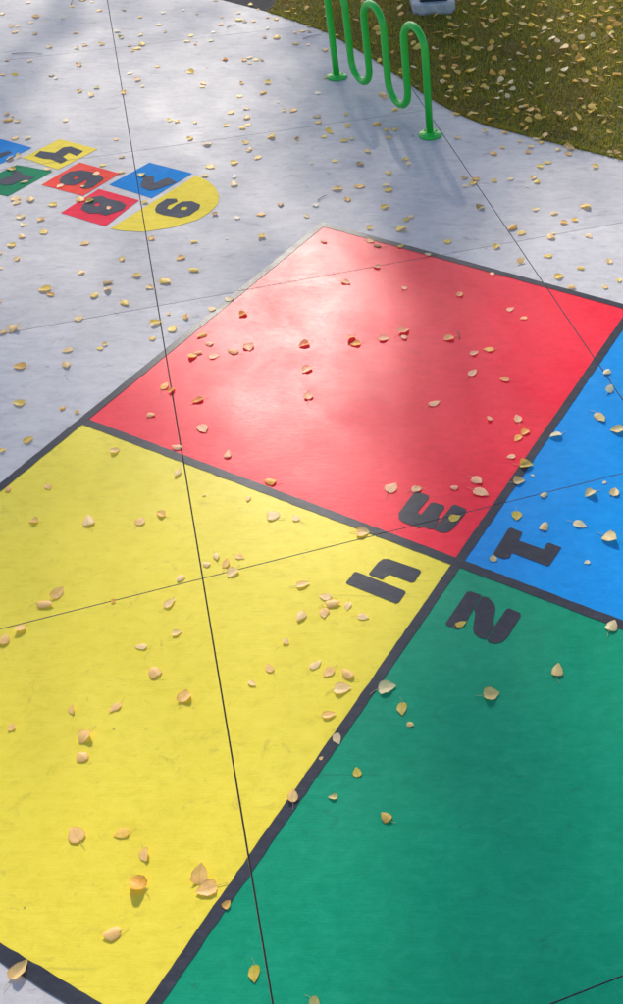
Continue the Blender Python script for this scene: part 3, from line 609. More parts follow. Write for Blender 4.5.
def area(poly):
    return 0.5 * sum(poly[i][0] * poly[(i + 1) % len(poly)][1] - poly[(i + 1) % len(poly)][0] * poly[i][1] for i in range(len(poly)))

def smooth_edge(pts, n=4):
    out = []
    for i in range(len(pts) - 1):
        p0, p1, p2, p3 = [Vector(pts[min(max(i + k, 0), len(pts) - 1)]) for k in (-1, 0, 1, 2)]
        for j in range(n):
            t = j / n
            out.append(tuple(0.5 * ((2 * p1) + (-p0 + p2) * t + (2 * p0 - 5 * p1 + 4 * p2 - p3) * t * t + (-p0 + 3 * p1 - 3 * p2 + p3) * t ** 3)))
    out.append(tuple(pts[-1]))
    return out

EDGE_FULL = smooth_edge([(-7.2, 13.6), (-4.6, 11.85)] + EDGE + [(1.4, 7.12), (2.6, 6.25), (4.6, 4.6)])
PAVE = EDGE_FULL + [(9.0, 1.5), (9.0, -6.0), (-12.0, -6.0), (-12.0, 13.6)]

ground = mesh_obj('ground', [(-400, -400, -0.034), (400, -400, -0.034), (400, 400, -0.034), (-400, 400, -0.034)], [(0, 1, 2, 3)], M['soil'])
tag(ground, kind='structure')

pv = [(x, y, -0.016) for x, y in PAVE]
tri = tessellate_polygon([[Vector(v) for v in pv]])
pavement = mesh_obj('pavement', pv, [tuple(t) for t in tri], M['joint'])
tag(pavement, kind='structure')
for cell in CELLS:
    poly = clip_cell(PAVE, cell)
    if not poly or abs(area(poly)) < 0.002:
        continue
    if area(poly) < 0:
        poly = poly[::-1]
    cl = []
    for p in poly:
        if not cl or math.dist(p, cl[-1]) > 1e-4:
            cl.append(p)
    if math.dist(cl[0], cl[-1]) < 1e-4:
        cl.pop()
    n = len(cl)
    vs = [(x, y, 0.0) for x, y in cl] + [(x, y, -0.10) for x, y in cl]
    fs = [tuple(range(n))] + [(i, i + n, (i + 1) % n + n, (i + 1) % n) for i in range(n)]
    mesh_obj('concrete_panel', vs, fs, M['concrete'], pavement)

# asphalt path beyond the paving, left of the lawn
ASPH = [(-12.0, 13.6), (-7.2, 13.6), (-4.6, 11.85), (-3.375, 11.086), (-2.80, 10.736), (-2.77, 11.10), (-2.62, 12.2), (-2.2, 15.0), (-1.2, 22.0), (1.0, 40.0), (-12.0, 40.0)]
va = [(x, y, -0.010) for x, y in ASPH]
asph = mesh_obj('asphalt_path', va, [tuple(t) for t in tessellate_polygon([[Vector(v) for v in va]])], M['asphalt'])
tag(asph, kind='structure')

def inside(poly, x, y):
    c = False
    j = len(poly) - 1
    for i in range(len(poly)):
        xi, yi = poly[i]
        xj, yj = poly[j]
        if (yi > y) != (yj > y) and x < (xj - xi) * (y - yi) / (yj - yi) + xi:
            c = not c
        j = i
    return c

# ------------------------------------------------------------------ painted games
prng = random.Random(5)

def roughen(loop, step=0.035, amp=0.0020):
    out = []
    for i, a in enumerate(loop):
        b = loop[(i + 1) % len(loop)]
        L = math.dist(a, b)
        k = max(1, int(L / step))
        for j in range(k):
            t = j / k
            x, y = a[0] + (b[0] - a[0]) * t, a[1] + (b[1] - a[1]) * t
            if L > 0.02:
                x += prng.uniform(-amp, amp)
                y += prng.uniform(-amp, amp)
            out.append((x, y))
    return out

def paint(name, loops_list, z, mat, parent):
    """loops_list: list of shapes, each [outer, hole, ...]; cut where the joints run"""
    vs, fs = [], []
    for loops in loops_list:
        flat = [p for l in loops for p in l]
        for t in tessellate_polygon([[Vector((p[0], p[1], 0)) for p in l] for l in loops]):
            tri = [flat[k] for k in t]
            for cell in CELLS:
                q = clip_cell(tri, cell)
                if not q or abs(area(q)) < 1e-9:
                    continue
                if area(q) < 0:
                    q = q[::-1]
                b = len(vs)
                vs += [(x, y, z) for x, y in q]
                fs.append(tuple(range(b, b + len(q))))
    o = mesh_obj(name, vs, fs, mat, parent)
    bm = bmesh.new()
    bm.from_mesh(o.data)
    bmesh.ops.remove_doubles(bm, verts=bm.verts, dist=2e-5)
    bm.to_mesh(o.data)
    bm.free()
    return o

CO, CA, CELL, LOWER, BAND = Vector((-2.551, 4.1676)), 1.13786, 2.4475, 2.3416, 0.050
CU = Vector((math.cos(CA), math.sin(CA)))
CV = Vector((math.sin(CA), -math.cos(CA)))
def court(u, v):
    p = CO + CU * u + CV * v
    return (p.x, p.y)
def rect(u0, u1, v0, v1):
    return [court(u0, v0), court(u0, v1), court(u1, v1), court(u1, v0)]
SQ = {'red': rect(0, CELL, 0, CELL), 'yellow': rect(-LOWER, 0, 0, CELL), 'blue': rect(0, CELL, CELL, 2 * CELL), 'green': rect(-LOWER, 0, CELL, 2 * CELL)}
cx, cy = court(0, CELL)
game = empty('four_square_court', (0, 0, 0))
tag(game, 'four square court of red, yellow, green and blue squares with charcoal lines', 'painted court')
for c in SQ:
    s = paint('painted_square', [[roughen(SQ[c], 0.25, 0.0)]], 0.002, M[c], game)
    tag(s, c + ' painted square')
hb = BAND / 2
for u0, u1, v0, v1 in ((-LOWER - hb, CELL + hb, -hb, hb), (-LOWER - hb, CELL + hb, CELL - hb, CELL + hb), (-LOWER - hb, CELL + hb, 2 * CELL - hb, 2 * CELL + hb)):
    paint('court_line', [[roughen(rect(u0, u1, v0, v1))]], 0.0042, M['charcoal'], game)
for uc in (-LOWER, 0.0, CELL):
    for v0 in (hb, CELL + hb):
        paint('court_line', [[roughen(rect(uc - hb, uc + hb, v0, v0 + CELL - BAND))]], 0.0042, M['charcoal'], game)
def round_loop(loop):
    """one corner-cutting pass keeps the stencilled corners slightly rounded"""
    out = []
    for i, b in enumerate(loop):
        a, c = loop[i - 1], loop[(i + 1) % len(loop)]
        for q, ln in ((a, math.dist(a, b)), (c, math.dist(b, c))):
            f = min(0.12, 0.0015 / max(ln, 1e-6))
            out.append((b[0] + (q[0] - b[0]) * f, b[1] + (q[1] - b[1]) * f))
    return out
for k, pieces in COURT_NUMERALS.items():
    fat = {'3': 1.08, '2': 1.04}.get(k, 1.0)
    pieces = [[(sum(q[0] for q in p) / len(p) * (1 - fat) + q0[0] * fat, sum(q[1] for q in p) / len(p) * (1 - fat) + q0[1] * fat) for q0 in p] for p in pieces]
    nm = paint('numeral', [[round_loop(p)] for p in pieces], 0.0042, M['charcoal'], game)
    tag(nm, 'stencilled charcoal number ' + k)

hop = empty('hopscotch', (0, 0, 0))
tag(hop, 'small hopscotch of coloured numbered squares ending in a yellow rounded tile', 'hopscotch')
HCOL = {'yellow4': 'yellow', 'orange6': 'orange', 'red8': 'red', 'blue7': 'blue', 'dome9': 'yellow', 'green3': 'green', 'blue1': 'blue'}
for k, loop in HOPSCOTCH.items():
    s = paint('painted_tile', [[roughen(loop, 0.06, 0.001)]], 0.002, HOPM[HCOL[k]], hop)
    tag(s, ('rounded ' if 'dome' in k else '') + HCOL[k] + ' painted tile numbered ' + k[-1])
    h = HOPSCOTCH_NUMERALS[k]
    def scaled(l, f):
        mx0, my0 = sum(q[0] for q in l) / len(l), sum(q[1] for q in l) / len(l)
        return [(mx0 + (q[0] - mx0) * f, my0 + (q[1] - my0) * f) for q in l]
    nm = paint('numeral', [[scaled(h[0], 1.06)] + [scaled(q, 0.8) for q in h[1:]]], 0.0042, M['hop_charcoal'], hop)
    tag(nm, 'charcoal number ' + k[-1])

# ------------------------------------------------------------------ bike rack
LBASE, RBASE = Vector((-1.8178, 9.0689, 0)), Vector((-0.8497, 7.8833, 0))
rack = empty('bike_rack', (LBASE + RBASE) / 2)
rack_c = (LBASE + RBASE) / 2
tag(rack, 'green wave bike rack bent from one pipe, bolted beside the lawn', 'bike rack')
step = (RBASE - LBASE) / 5
rad = step.length / 2
dirv = step.normalized()
TOPC, BOTC = 0.885 - 0.031 - rad, 0.085 + 0.031 + rad
path = [LBASE.copy()]
for i in range(6):
    base = LBASE + step * i
    if i % 2 == 0:
        path.append(base + Vector((0, 0, BOTC if i else 0.3)))
        path.append(base + Vector((0, 0, TOPC)))
        c = base + step / 2 + Vector((0, 0, TOPC))
        for k in range(1, 13):
            a = PI - PI * k / 13
            path.append(c + dirv * (rad * math.cos(a)) + Vector((0, 0, rad * math.sin(a))))
    else:
        path.append(base + Vector((0, 0, TOPC)))
        if i < 5:
            path.append(base + Vector((0, 0, BOTC)))
            c = base + step / 2 + Vector((0, 0, BOTC))
            for k in range(1, 13):
                a = PI + PI * k / 13
                path.append(c + dirv * (rad * math.cos(a)) + Vector((0, 0, rad * math.sin(a))))
        else:
            path.append(base.copy())
vs, fs = tube([p - rack_c for p in path], 0.0305, 20)
mesh_obj('pipe', vs, fs, M['rack'], rack, True)
def lathe(profile, seg=32):
    vs, fs = [], []
    for r, z in profile:
        for k in range(seg):
            a = 2 * PI * k / seg
            vs.append((r * math.cos(a), r * math.sin(a), z))
    for i in range(len(profile) - 1):
        for k in range(seg):
            fs.append((i * seg + k, i * seg + (k + 1) % seg, (i + 1) * seg + (k + 1) % seg, (i + 1) * seg + k))
    return vs, fs
for b in (LBASE, RBASE):
    vs, fs = lathe([(0.092, 0.0), (0.096, 0.004), (0.096, 0.016), (0.092, 0.020), (0.046, 0.024), (0.040, 0.030), (0.030, 0.034)])
    fl = mesh_obj('base_flange', vs, fs, M['rack'], rack, True)
    fl.location = b - rack_c
    for k in range(4):
        a = PI / 4 + k * PI / 2
        bv, bf = lathe([(0.0001, 0.030), (0.0075, 0.030), (0.0085, 0.027), (0.0085, 0.018)], 6)
        bo = mesh_obj('anchor_bolt', bv, bf, M['rack'], fl)
        bo.location = (0.069 * math.cos(a), 0.069 * math.sin(a), 0)

# ------------------------------------------------------------------ utility box on its pad
pad = empty('utility_box', (-1.075, 10.99, -0.03), R(13))
tag(pad, 'dark metal utility box standing on a chamfered concrete pad in the lawn', 'utility box')
def ngon_prism(half, ch, z0, z1, inset=0.0):
    def ring(h, c, z):
        return [(h, -h + c, z), (h, h - c, z), (h - c, h, z), (-h + c, h, z), (-h, h - c, z), (-h, -h + c, z), (-h + c, -h, z), (h - c, -h, z)]
    rings = [ring(half, ch, z0), ring(half, ch, z1 - inset), ring(half - inset, ch, z1)]
    vs = [p for r in rings for p in r]
    fs = []
    for i in range(2):
        for k in range(8):
            fs.append((i * 8 + k, i * 8 + (k + 1) % 8, (i + 1) * 8 + (k + 1) % 8, (i + 1) * 8 + k))
    fs.append(tuple(range(16, 24)))
    fs.append(tuple(range(7, -1, -1)))
    return vs, fs
vs, fs = ngon_prism(0.225, 0.06, 0.0, 0.125, 0.012)
mesh_obj('concrete_pad', vs, fs, M['footing'], pad)
vs, fs = ngon_prism(0.148, 0.012, 0.125, 0.145, 0.004)
mesh_obj('base_plate', vs, fs, M['darkmetal'], pad)
vs, fs = ngon_prism(0.135, 0.02, 0.145, 0.62, 0.006)
bx = mesh_obj('cabinet', vs, fs, M['darkmetal'], pad)
vs, fs = ngon_prism(0.15, 0.02, 0.62, 0.66, 0.015)
mesh_obj('lid', vs, fs, M['darkmetal'], pad)
vs, fs = [(-0.10, -0.137, 0.20), (0.10, -0.137, 0.20), (0.10, -0.137, 0.57), (-0.10, -0.137, 0.57), (-0.10, -0.141, 0.20), (0.10, -0.141, 0.20), (0.10, -0.141, 0.57), (-0.10, -0.141, 0.57)], [(4, 5, 6, 7), (0, 4, 7, 3), (1, 2, 6, 5), (3, 7, 6, 2), (0, 1, 5, 4)]
mesh_obj('access_door', vs, fs, M['darkmetal'], pad)

# ------------------------------------------------------------------ lawn
grng = np.random.default_rng(11)
LAWN_POLY = EDGE_FULL[EDGE_FULL.index(min(EDGE_FULL, key=lambda p: math.dist(p, (-2.80, 10.736)))):] + [(8, 4.6), (8, 16), (-2.0, 16), (-2.62, 12.2), (-2.77, 11.10)]
lawn_v = [(x, y, -0.012) for x, y in LAWN_POLY]
lawn = mesh_obj('lawn', lawn_v, [tuple(t) for t in tessellate_polygon([[Vector(v) for v in lawn_v]])], M['soil'])
tag(lawn, kind='structure')
px = np.array([p[0] for p in LAWN_POLY]); py = np.array([p[1] for p in LAWN_POLY])
def inside_np(X, Y):
    c = np.zeros(X.shape, bool)
    j = len(px) - 1
    for i in range(len(px)):
        cond = (py[i] > Y) != (py[j] > Y)
        with np.errstate(divide='ignore', invalid='ignore'):
            c ^= cond & (X < (px[j] - px[i]) * (Y - py[i]) / (py[j] - py[i]) + px[i])
        j = i
    return c
X = np.concatenate([grng.uniform(-3, 2.0, 110000), grng.uniform(-3, 6, 40000)])
Y = np.concatenate([grng.uniform(6.7, 11.8, 110000), grng.uniform(5, 14, 40000)])
k = inside_np(X, Y) & ~((np.abs(X + 1.075) < 0.24) & (np.abs(Y - 10.99) < 0.24))
X, Y = X[k], Y[k]
n = len(X)
ex_, ey_ = [], []                         # a ragged fringe that hangs over the paving edge
for q in range(len(EDGE_FULL) - 1):
    (ax_, ay_), (bx_, by_) = EDGE_FULL[q], EDGE_FULL[q + 1]
    if ax_ < -2.9 or ax_ > 3:
        continue
    m_ = int(math.dist((ax_, ay_), (bx_, by_)) * 900)
    f_ = grng.uniform(0, 1, m_)
    nx_, ny_ = -(by_ - ay_), bx_ - ax_
    l_ = math.hypot(nx_, ny_)
    off = np.abs(grng.normal(0, 0.02, m_)) + 0.003
    ex_.append(ax_ + (bx_ - ax_) * f_ + nx_ / l_ * off)
    ey_.append(ay_ + (by_ - ay_) * f_ + ny_ / l_ * off)
X, Y = np.concatenate([X] + ex_), np.concatenate([Y] + ey_)
n = len(X)
hgt = grng.uniform(0.022, 0.05, n)
wid = grng.uniform(0.002, 0.0036, n)
az = grng.uniform(0, 2 * PI, n)
lean = grng.uniform(0.2, 1.3, n)
dx, dy = np.cos(az), np.sin(az)
sx, sy = -dy * wid, dx * wid
z0 = np.full(n, -0.014)
V = np.empty((n, 5, 3))
V[:, 0] = np.stack([X - sx, Y - sy, z0], 1)
V[:, 1] = np.stack([X + sx, Y + sy, z0], 1)
mx_, my_, mz_ = X + dx * hgt * lean * 0.3, Y + dy * hgt * lean * 0.3, z0 + hgt * 0.6
V[:, 2] = np.stack([mx_ + sx * 0.8, my_ + sy * 0.8, mz_], 1)
V[:, 3] = np.stack([mx_ - sx * 0.8, my_ - sy * 0.8, mz_], 1)
V[:, 4] = np.stack([X + dx * hgt * lean, Y + dy * hgt * lean, z0 + hgt * np.clip(1.15 - 0.35 * lean, 0.5, 1)], 1)
me = bpy.data.meshes.new('grass')
b = np.arange(n) * 5
quads = np.stack([b, b + 1, b + 2, b + 3], 1)
tris = np.stack([b + 3, b + 2, b + 4], 1)
me.vertices.add(n * 5)
me.vertices.foreach_set('co', V.reshape(-1))
me.loops.add(n * 7)
me.loops.foreach_set('vertex_index', np.concatenate([quads.reshape(-1), tris.reshape(-1)]).astype(np.int32))
me.polygons.add(n * 2)
me.polygons.foreach_set('loop_start', np.concatenate([np.arange(n) * 4, n * 4 + np.arange(n) * 3]).astype(np.int32))
me.materials.append(M['grass'])
me.update(calc_edges=True)
me.validate()
go = bpy.data.objects.new('grass', me)
COL.objects.link(go)
tag(go, 'short olive green grass with brown patches on the lawn', 'grass', kind='stuff')

# ------------------------------------------------------------------ fallen leaves
lrng = random.Random(21)
FORMS = [  # word, cup, fold, curl, twist, tilt
    ('flat', 0.05, 0.06, 0.03, 0.10, 0.02), ('flat', -0.06, 0.02, 0.05, -0.12, 0.03),
    ('cupped', 0.42, 0.06, 0.22, 0.15, 0.04), ('cupped', 0.34, 0.12, 0.38, -0.2, 0.06), ('cupped', 0.5, 0.0, 0.1, 0.1, 0.1),
    ('domed', -0.40, -0.04, -0.16, 0.12, 0.05), ('domed', -0.30, -0.1, -0.30, -0.15, 0.05), ('domed', -0.46, 0.0, -0.08, 0.2, 0.0),
    ('folded', 0.10, 0.62, 0.12, 0.2, 0.12), ('folded', 0.05, 0.50, 0.30, -0.3, 0.2),
    ('curled', 0.75, 0.10, 0.50, 0.5, 0.12), ('curled', 0.62, 0.20, -0.30, -0.6, 0.16),
    ('tilted', 0.25, 0.10, 0.20, 0.2, 0.55), ('tilted', -0.2, 0.12, 0.15, -0.3, 0.42),
]
NS, NC = 8, 6
def leaf_geometry(form, seed):
    rg = random.Random(seed)
    word, cup, fold, curl, twist, tilt = form
    cup, fold, curl, tilt = cup * 0.8, fold * 0.75, curl * 0.75, tilt * 0.7
    wmax = rg.uniform(0.40, 0.47)
    heart = rg.uniform(0.02, 0.09)
    skew = rg.uniform(-0.04, 0.04)
    vs, uv = [], []
    for i in range(NS + 1):
        t = i / NS
        prof = math.sin(PI * min(1, t ** 0.62 * 0.985 + 0.015)) ** 0.72 if 0 < t < 1 else (0.30 if t == 0 else 0.0)
        w = wmax * max(prof, 0.0)
        if t > 0.72:
            w *= 1 - 0.35 * ((t - 0.72) / 0.28) ** 0.8
        for j in range(NC + 1):
            u = -1 + 2 * j / NC
            x = t - 0.5 - (heart * abs(u) if i == 0 else 0) - (0.07 * abs(u) * (1 - t) if 0 < t < 0.4 else 0)
            y = w * u * (1 + (rg.uniform(-0.13, 0.05) if abs(u) == 1 else 0)) + skew * math.sin(PI * t)
            z = cup * (w * u) ** 2 * 1.6 + fold * abs(w * u) + curl * (t - 0.45) ** 2 * 0.9
            z += twist * (t - 0.5) * w * u * 0.9
            z += 0.020 * math.sin(9 * t + seed) * abs(u) + rg.uniform(-1, 1) * (0.022 if seed % 2 else 0.008) * (1 if abs(u) == 1 else 0.3)
            vs.append(Vector((x, y, z)))
            uv.append((t, 0.5 + 0.5 * u))
    rot = Matrix.Rotation(tilt, 3, Vector((math.cos(seed * 1.7), math.sin(seed * 1.7), 0)))
    vs = [rot @ v for v in vs]
    zm = min(v.z for v in vs)
    vs = [Vector((v.x, v.y, v.z - zm)) for v in vs]
    fs = []
    for i in range(NS):
        for j in range(NC):
            a = i * (NC + 1) + j
            fs.append((a, a + NC + 1, a + NC + 2, a + 1))
    p = vs[NC // 2]
    c1 = rg.uniform(-0.35, 0.35)
    stem = []
    for q in range(5):
        f = q / 4
        stem.append(Vector((p.x - 0.55 * f, p.y + c1 * f * f, max(0.016, p.z * (1 - f) ** 1.5 + 0.03 * math.sin(PI * f)) + 0.002)))
    return vs, fs, uv, tube(stem, [0.016, 0.013, 0.011, 0.011, 0.014], 4)

LEAFGEO = []
for i, f in enumerate(FORMS):
    for r in range(2):
        LEAFGEO.append((f[0], leaf_geometry(f, i * 7 + r * 3 + 1)))
MESHES, STEMS = {}, []
def leaf_mesh(gi, tone):
    if (gi, tone) not in MESHES:
        vs, fs, uv, st = LEAFGEO[gi][1]
        me = bpy.data.meshes.new('fallen_leaf')
        me.from_pydata([tuple(v) for v in vs], [], fs)
        me.materials.append(TONES[tone][1])
        lay = me.uv_layers.new(name='UVMap')
        idx = np.empty(len(me.loops), np.int32)
        me.loops.foreach_get('vertex_index', idx)
        lay.data.foreach_set('uv', np.array(uv, np.float32)[idx].reshape(-1))
        me.polygons.foreach_set('use_smooth', [True] * len(me.polygons))
        me.update()
        MESHES[(gi, tone)] = me
    return MESHES[(gi, tone)]
for word, g in LEAFGEO:
    me = bpy.data.meshes.new('stem')
    me.from_pydata([tuple(v) for v in g[3][0]], [], g[3][1])
    me.materials.append(M['stem'])
    me.update()
    STEMS.append(me)

RACK_MID = (LBASE + RBASE) / 2
def seg_dist(p, a, b):
    a, b, p = Vector(a).to_2d(), Vector(b).to_2d(), Vector(p).to_2d()
    t = max(0, min(1, (p - a).dot(b - a) / (b - a).length_squared))
    return (p - (a + (b - a) * t)).length
def place_words(x, y, surf):
    """what a leaf lies on, in words"""
    if surf == 'L':
        d = math.dist((x, y), (-1.075, 10.99))
        if d < 0.6:
            return 'in the grass beside the utility box pad', 'leaves beside the utility box'
        if seg_dist((x, y), LBASE, RBASE) < 1.0:
            return 'in the grass behind the bike rack', 'leaves in the grass behind the rack'
        de = min(math.dist((x, y), e) for e in EDGE_FULL)
        if de < 0.35:
            return 'in the grass along the paving edge', 'leaves along the lawn edge'
        if x > 0.35:
            return 'in the open lawn away from the rack', 'leaves in the open lawn'
        return 'in the lawn beyond the rack end', 'leaves in the lawn'
    for k, pieces in COURT_NUMERALS.items():
        if any(inside(p, x, y) for p in pieces):
            return 'lying on the charcoal number %s of the court' % k, 'leaves on the court numbers'
    p = Vector((x, y)) - CO
    u, v = p.dot(CU), p.dot(CV)
    if -LOWER - hb < u < CELL + hb and -hb < v < 2 * CELL + hb:
        if min(abs(u), abs(u - CELL), abs(u + LOWER)) < 0.03 or min(abs(v), abs(v - CELL)) < 0.03:
            a = 'red' if u > 0 and v < CELL else 'yellow' if v < CELL else 'blue' if u > 0 else 'green'
            return 'lying across a charcoal court line beside the %s square' % a, 'leaves on the court lines'
        for c in SQ:
            if inside(SQ[c], x, y):
                jd = min(abs(Vector((x, y)).dot(JN) - j) for j in JS)
                kd = min(abs(Vector((x, y)).dot(KD) - k2) for k2 in KS)
                nd = min(min(math.dist((x, y), q) for q in pc) for k in COURT_NUMERALS for pc in COURT_NUMERALS[k])
                ex = ''
                if nd < 0.14:
                    ex = ' close to its number'
                elif min(jd, kd) < 0.05:
                    ex = ' over a paving joint'
                elif min(u % CELL, CELL - u % CELL, v % CELL, CELL - v % CELL) < 0.22:
                    ex = ' close to its line'
                nb_ = {'red': ('outer paving', 'blue', 'yellow', 'rack'), 'yellow': ('outer paving', 'green', 'paving below', 'red'), 'blue': ('red', 'outer edge', 'green', 'lawn'), 'green': ('yellow', 'outer edge', 'paving below', 'blue')}[c]
                fv = (v if v < CELL else v - CELL) / CELL
                fu = u / CELL if u > 0 else (u + LOWER) / LOWER
                side = min(zip((fv, 1 - fv, fu, 1 - fu), nb_))[1]
                if not ex:
                    ex = ' towards the ' + {'outer paving': 'grey concrete', 'paving below': 'bottom line', 'outer edge': 'outer line', 'rack': 'bike rack side', 'lawn': 'lawn side'}.get(side, side + ' one')
                return 'on the %s square%s' % (c, ex), 'leaves on the %s square' % c
    for k, loop in HOPSCOTCH.items():
        if inside(loop, x, y):
            return 'on the %s hopscotch tile numbered %s' % (HCOL[k], k[-1]), 'leaves on the hopscotch'
    if min(min(math.dist((x, y), q) for q in l) for l in HOPSCOTCH.values()) < 0.32:
        return 'on grey concrete just beside the hopscotch', 'leaves around the hopscotch'
    if min(math.dist((x, y), (LBASE.x, LBASE.y)), math.dist((x, y), (RBASE.x, RBASE.y))) < 0.3:
        return 'on grey concrete by a bike rack foot', 'leaves around the bike rack'
    if seg_dist((x, y), LBASE, RBASE) < 0.75:
        return 'on grey concrete near the green bike rack', 'leaves around the bike rack'
    if min(math.dist((x, y), e) for e in EDGE_FULL) < 0.3:
        return 'on grey concrete along the lawn edge', 'leaves on the paving by the lawn'
    jd = min(abs(Vector((x, y)).dot(JN) - j) for j in JS)
    kd = min(abs(Vector((x, y)).dot(KD) - k2) for k2 in KS)
    if min(jd, kd) < 0.05:
        return 'lying over a joint in the grey concrete', 'leaves on the paving joints'
    if -hb - 0.35 < u < CELL + 0.4 and -0.45 < v < CELL * 2:
        return 'on concrete outside the red square', 'leaves beside the red square'
    if u < 0 and v < 0:
        return 'on grey concrete outside the yellow square', 'leaves beside the yellow square'
    if Vector((x, y)).dot(KD) > 8.18:
        return 'on concrete beyond the hopscotch', 'leaves on the far paving'
    if Vector((x, y)).dot(JN) > 2.0:
        return 'on grey concrete between lawn and blue square', 'leaves between lawn and court'
    return 'on concrete between hopscotch and court', 'leaves between hopscotch and court'

N_OWN = 300
stuff_v, stuff_f, stuff_uv, stuff_m = [], [], [], []
tone_list = list(TONES)
def leaf_pose(x, y, surf, yaw):
    if surf == 'L':
        return Matrix.Rotation(yaw, 3, 'Z') @ Matrix.Rotation(lrng.uniform(-0.5, 0.5), 3, 'X') @ Matrix.Rotation(lrng.uniform(-0.4, 0.4), 3, 'Y')
    return Matrix.Rotation(yaw, 3, 'Z')
extra = []
grn = random.Random(8)
while len(extra) < 130:
    x, y = grn.uniform(-2.7, 1.6), grn.uniform(7.3, 12.2)
    if inside(LAWN_POLY, x, y) and not (abs(x + 1.075) < 0.3 and abs(y - 10.99) < 0.3):
        extra.append((x, y, grn.uniform(36, 62), grn.choice('toboyyYp'), 'L', None))
while len(extra) < 230:           # leaves that blew past the edges of what the photograph frames
    x, y = grn.uniform(-7, 4.5), grn.uniform(-1, 12)
    if inside(PAVE, x, y) and (x < -5.9 or x > 1.3 or y < 0.9):
        extra.append((x, y, grn.uniform(40, 66), grn.choice('pttyo'), 'H', None))
for i, (x, y, L, tone, surf, yaw) in enumerate(LEAVES + extra):
    gi = lrng.randrange(len(LEAFGEO)) if lrng.random() < 0.55 else lrng.choice((0, 1, 2, 3, 4, 5, 8, 9, 14, 15))
    if surf == 'L' and i < len(LEAVES):
        tone = {'w': 'p', 'p': lrng.choice('yypoY'), 't': lrng.choice('yooY')}.get(tone, tone)
    word = LEAFGEO[gi][0]
    if tone == 'Y':
        gi, word = lrng.choice([0, 1, 2, 3]), 'flat'
    ya = R(yaw) if yaw is not None else lrng.uniform(0, 2 * PI)
    L = L / 1000.0 * (1.12 if surf == 'L' else 1.0)
    rot = leaf_pose(x, y, surf, ya)
    vs = LEAFGEO[gi][1][0]
    if surf == 'L':
        zoff = lrng.uniform(0.006, 0.016)
    else:
        zoff = 0.0048
    zmin = min((rot @ v).z for v in vs) * L
    loc = Vector((x, y, zoff - zmin))
    if i < N_OWN:
        o = bpy.data.objects.new('fallen_leaf', leaf_mesh(gi, tone))
        COL.objects.link(o)
        o.location = loc
        o.rotation_euler = rot.to_euler()
        o.scale = (L, L * lrng.uniform(0.78, 1.12), L)
        where, grp = place_words(x, y, surf)
        dn, tn = min((math.dist((x, y), (q[0], q[1])), q[3]) for q in LEAVES if q[:2] != (x, y))
        rel = ' touching a %s one' % TONES[tn][0] if dn < 0.055 else ' near a %s one' % TONES[tn][0] if dn < 0.17 else ' on its own'
        where += rel if len(where.split()) + len(rel.split()) < 12 else ''
        size = 'tiny ' if L < 0.034 else 'small ' if L < 0.05 else 'large ' if L > 0.068 else ''
        tag(o, '%s%s %s leaf %s' % (size, word, TONES[tone][0], where), 'leaf', grp)
        if L > 0.045 and surf == 'H' and (i < 150 or i % 3 == 0):
            s = bpy.data.objects.new('stem', STEMS[gi])
            COL.objects.link(s)
            s.parent = o
    else:
        b = len(stuff_v)
        for v in vs:
            q = rot @ (v * L) + loc
            stuff_v.append(tuple(q))
        stuff_f += [tuple(k + b for k in f) for f in LEAFGEO[gi][1][1]]
        stuff_uv += LEAFGEO[gi][1][2]
        stuff_m += [tone_list.index(tone)] * len(LEAFGEO[gi][1][1])
me = bpy.data.meshes.new('leaf_litter')
me.from_pydata(stuff_v, [], stuff_f)
for t in tone_list:
    me.materials.append(TONES[t][1])
me.polygons.foreach_set('material_index', stuff_m)
me.polygons.foreach_set('use_smooth', [True] * len(me.polygons))
lay = me.uv_layers.new(name='UVMap')
idx = np.empty(len(me.loops), np.int32)
me.loops.foreach_get('vertex_index', idx)
lay.data.foreach_set('uv', np.array(stuff_uv, np.float32)[idx].reshape(-1))
me.update()
lo = bpy.data.objects.new('leaf_litter', me)
COL.objects.link(lo)
tag(lo, 'scattered small yellow and tan leaf litter over lawn and far paving', 'leaf litter', kind='stuff')

# twigs
TW_LABEL = ['thin pale twig lying where asphalt meets the lawn', 'short dark twig on grey concrete near the asphalt path', 'curved grey twig on the paving beside the lawn edge and rack',
            'long thin dark twig lying along a far paving joint', 'short brown twig on the red square', 'slim twig under a tan leaf on the far concrete', 'short dark twig on concrete above the red square corner']
for (a, b), lab in zip(TWIGS, TW_LABEL):
    A, B = Vector((*a, 0.0075)), Vector((*b, 0.0075))
    d = B - A
    side = Vector((-d.y, d.x, 0)) * 0.08
    pts = [A, A.lerp(B, 0.35) + side, A.lerp(B, 0.7) + side * 0.6 + Vector((0, 0, 0.003)), B]
    mid = (A + B) / 2
    mid.z = 0
    vs, fs = tube([p - mid for p in pts], [0.0032, 0.0028, 0.0024, 0.0018], 6)
    o = mesh_obj('twig', vs, fs, M['twig'], None, True)
    o.location = mid
    tag(o, lab, 'twig', 'twigs on the paving')

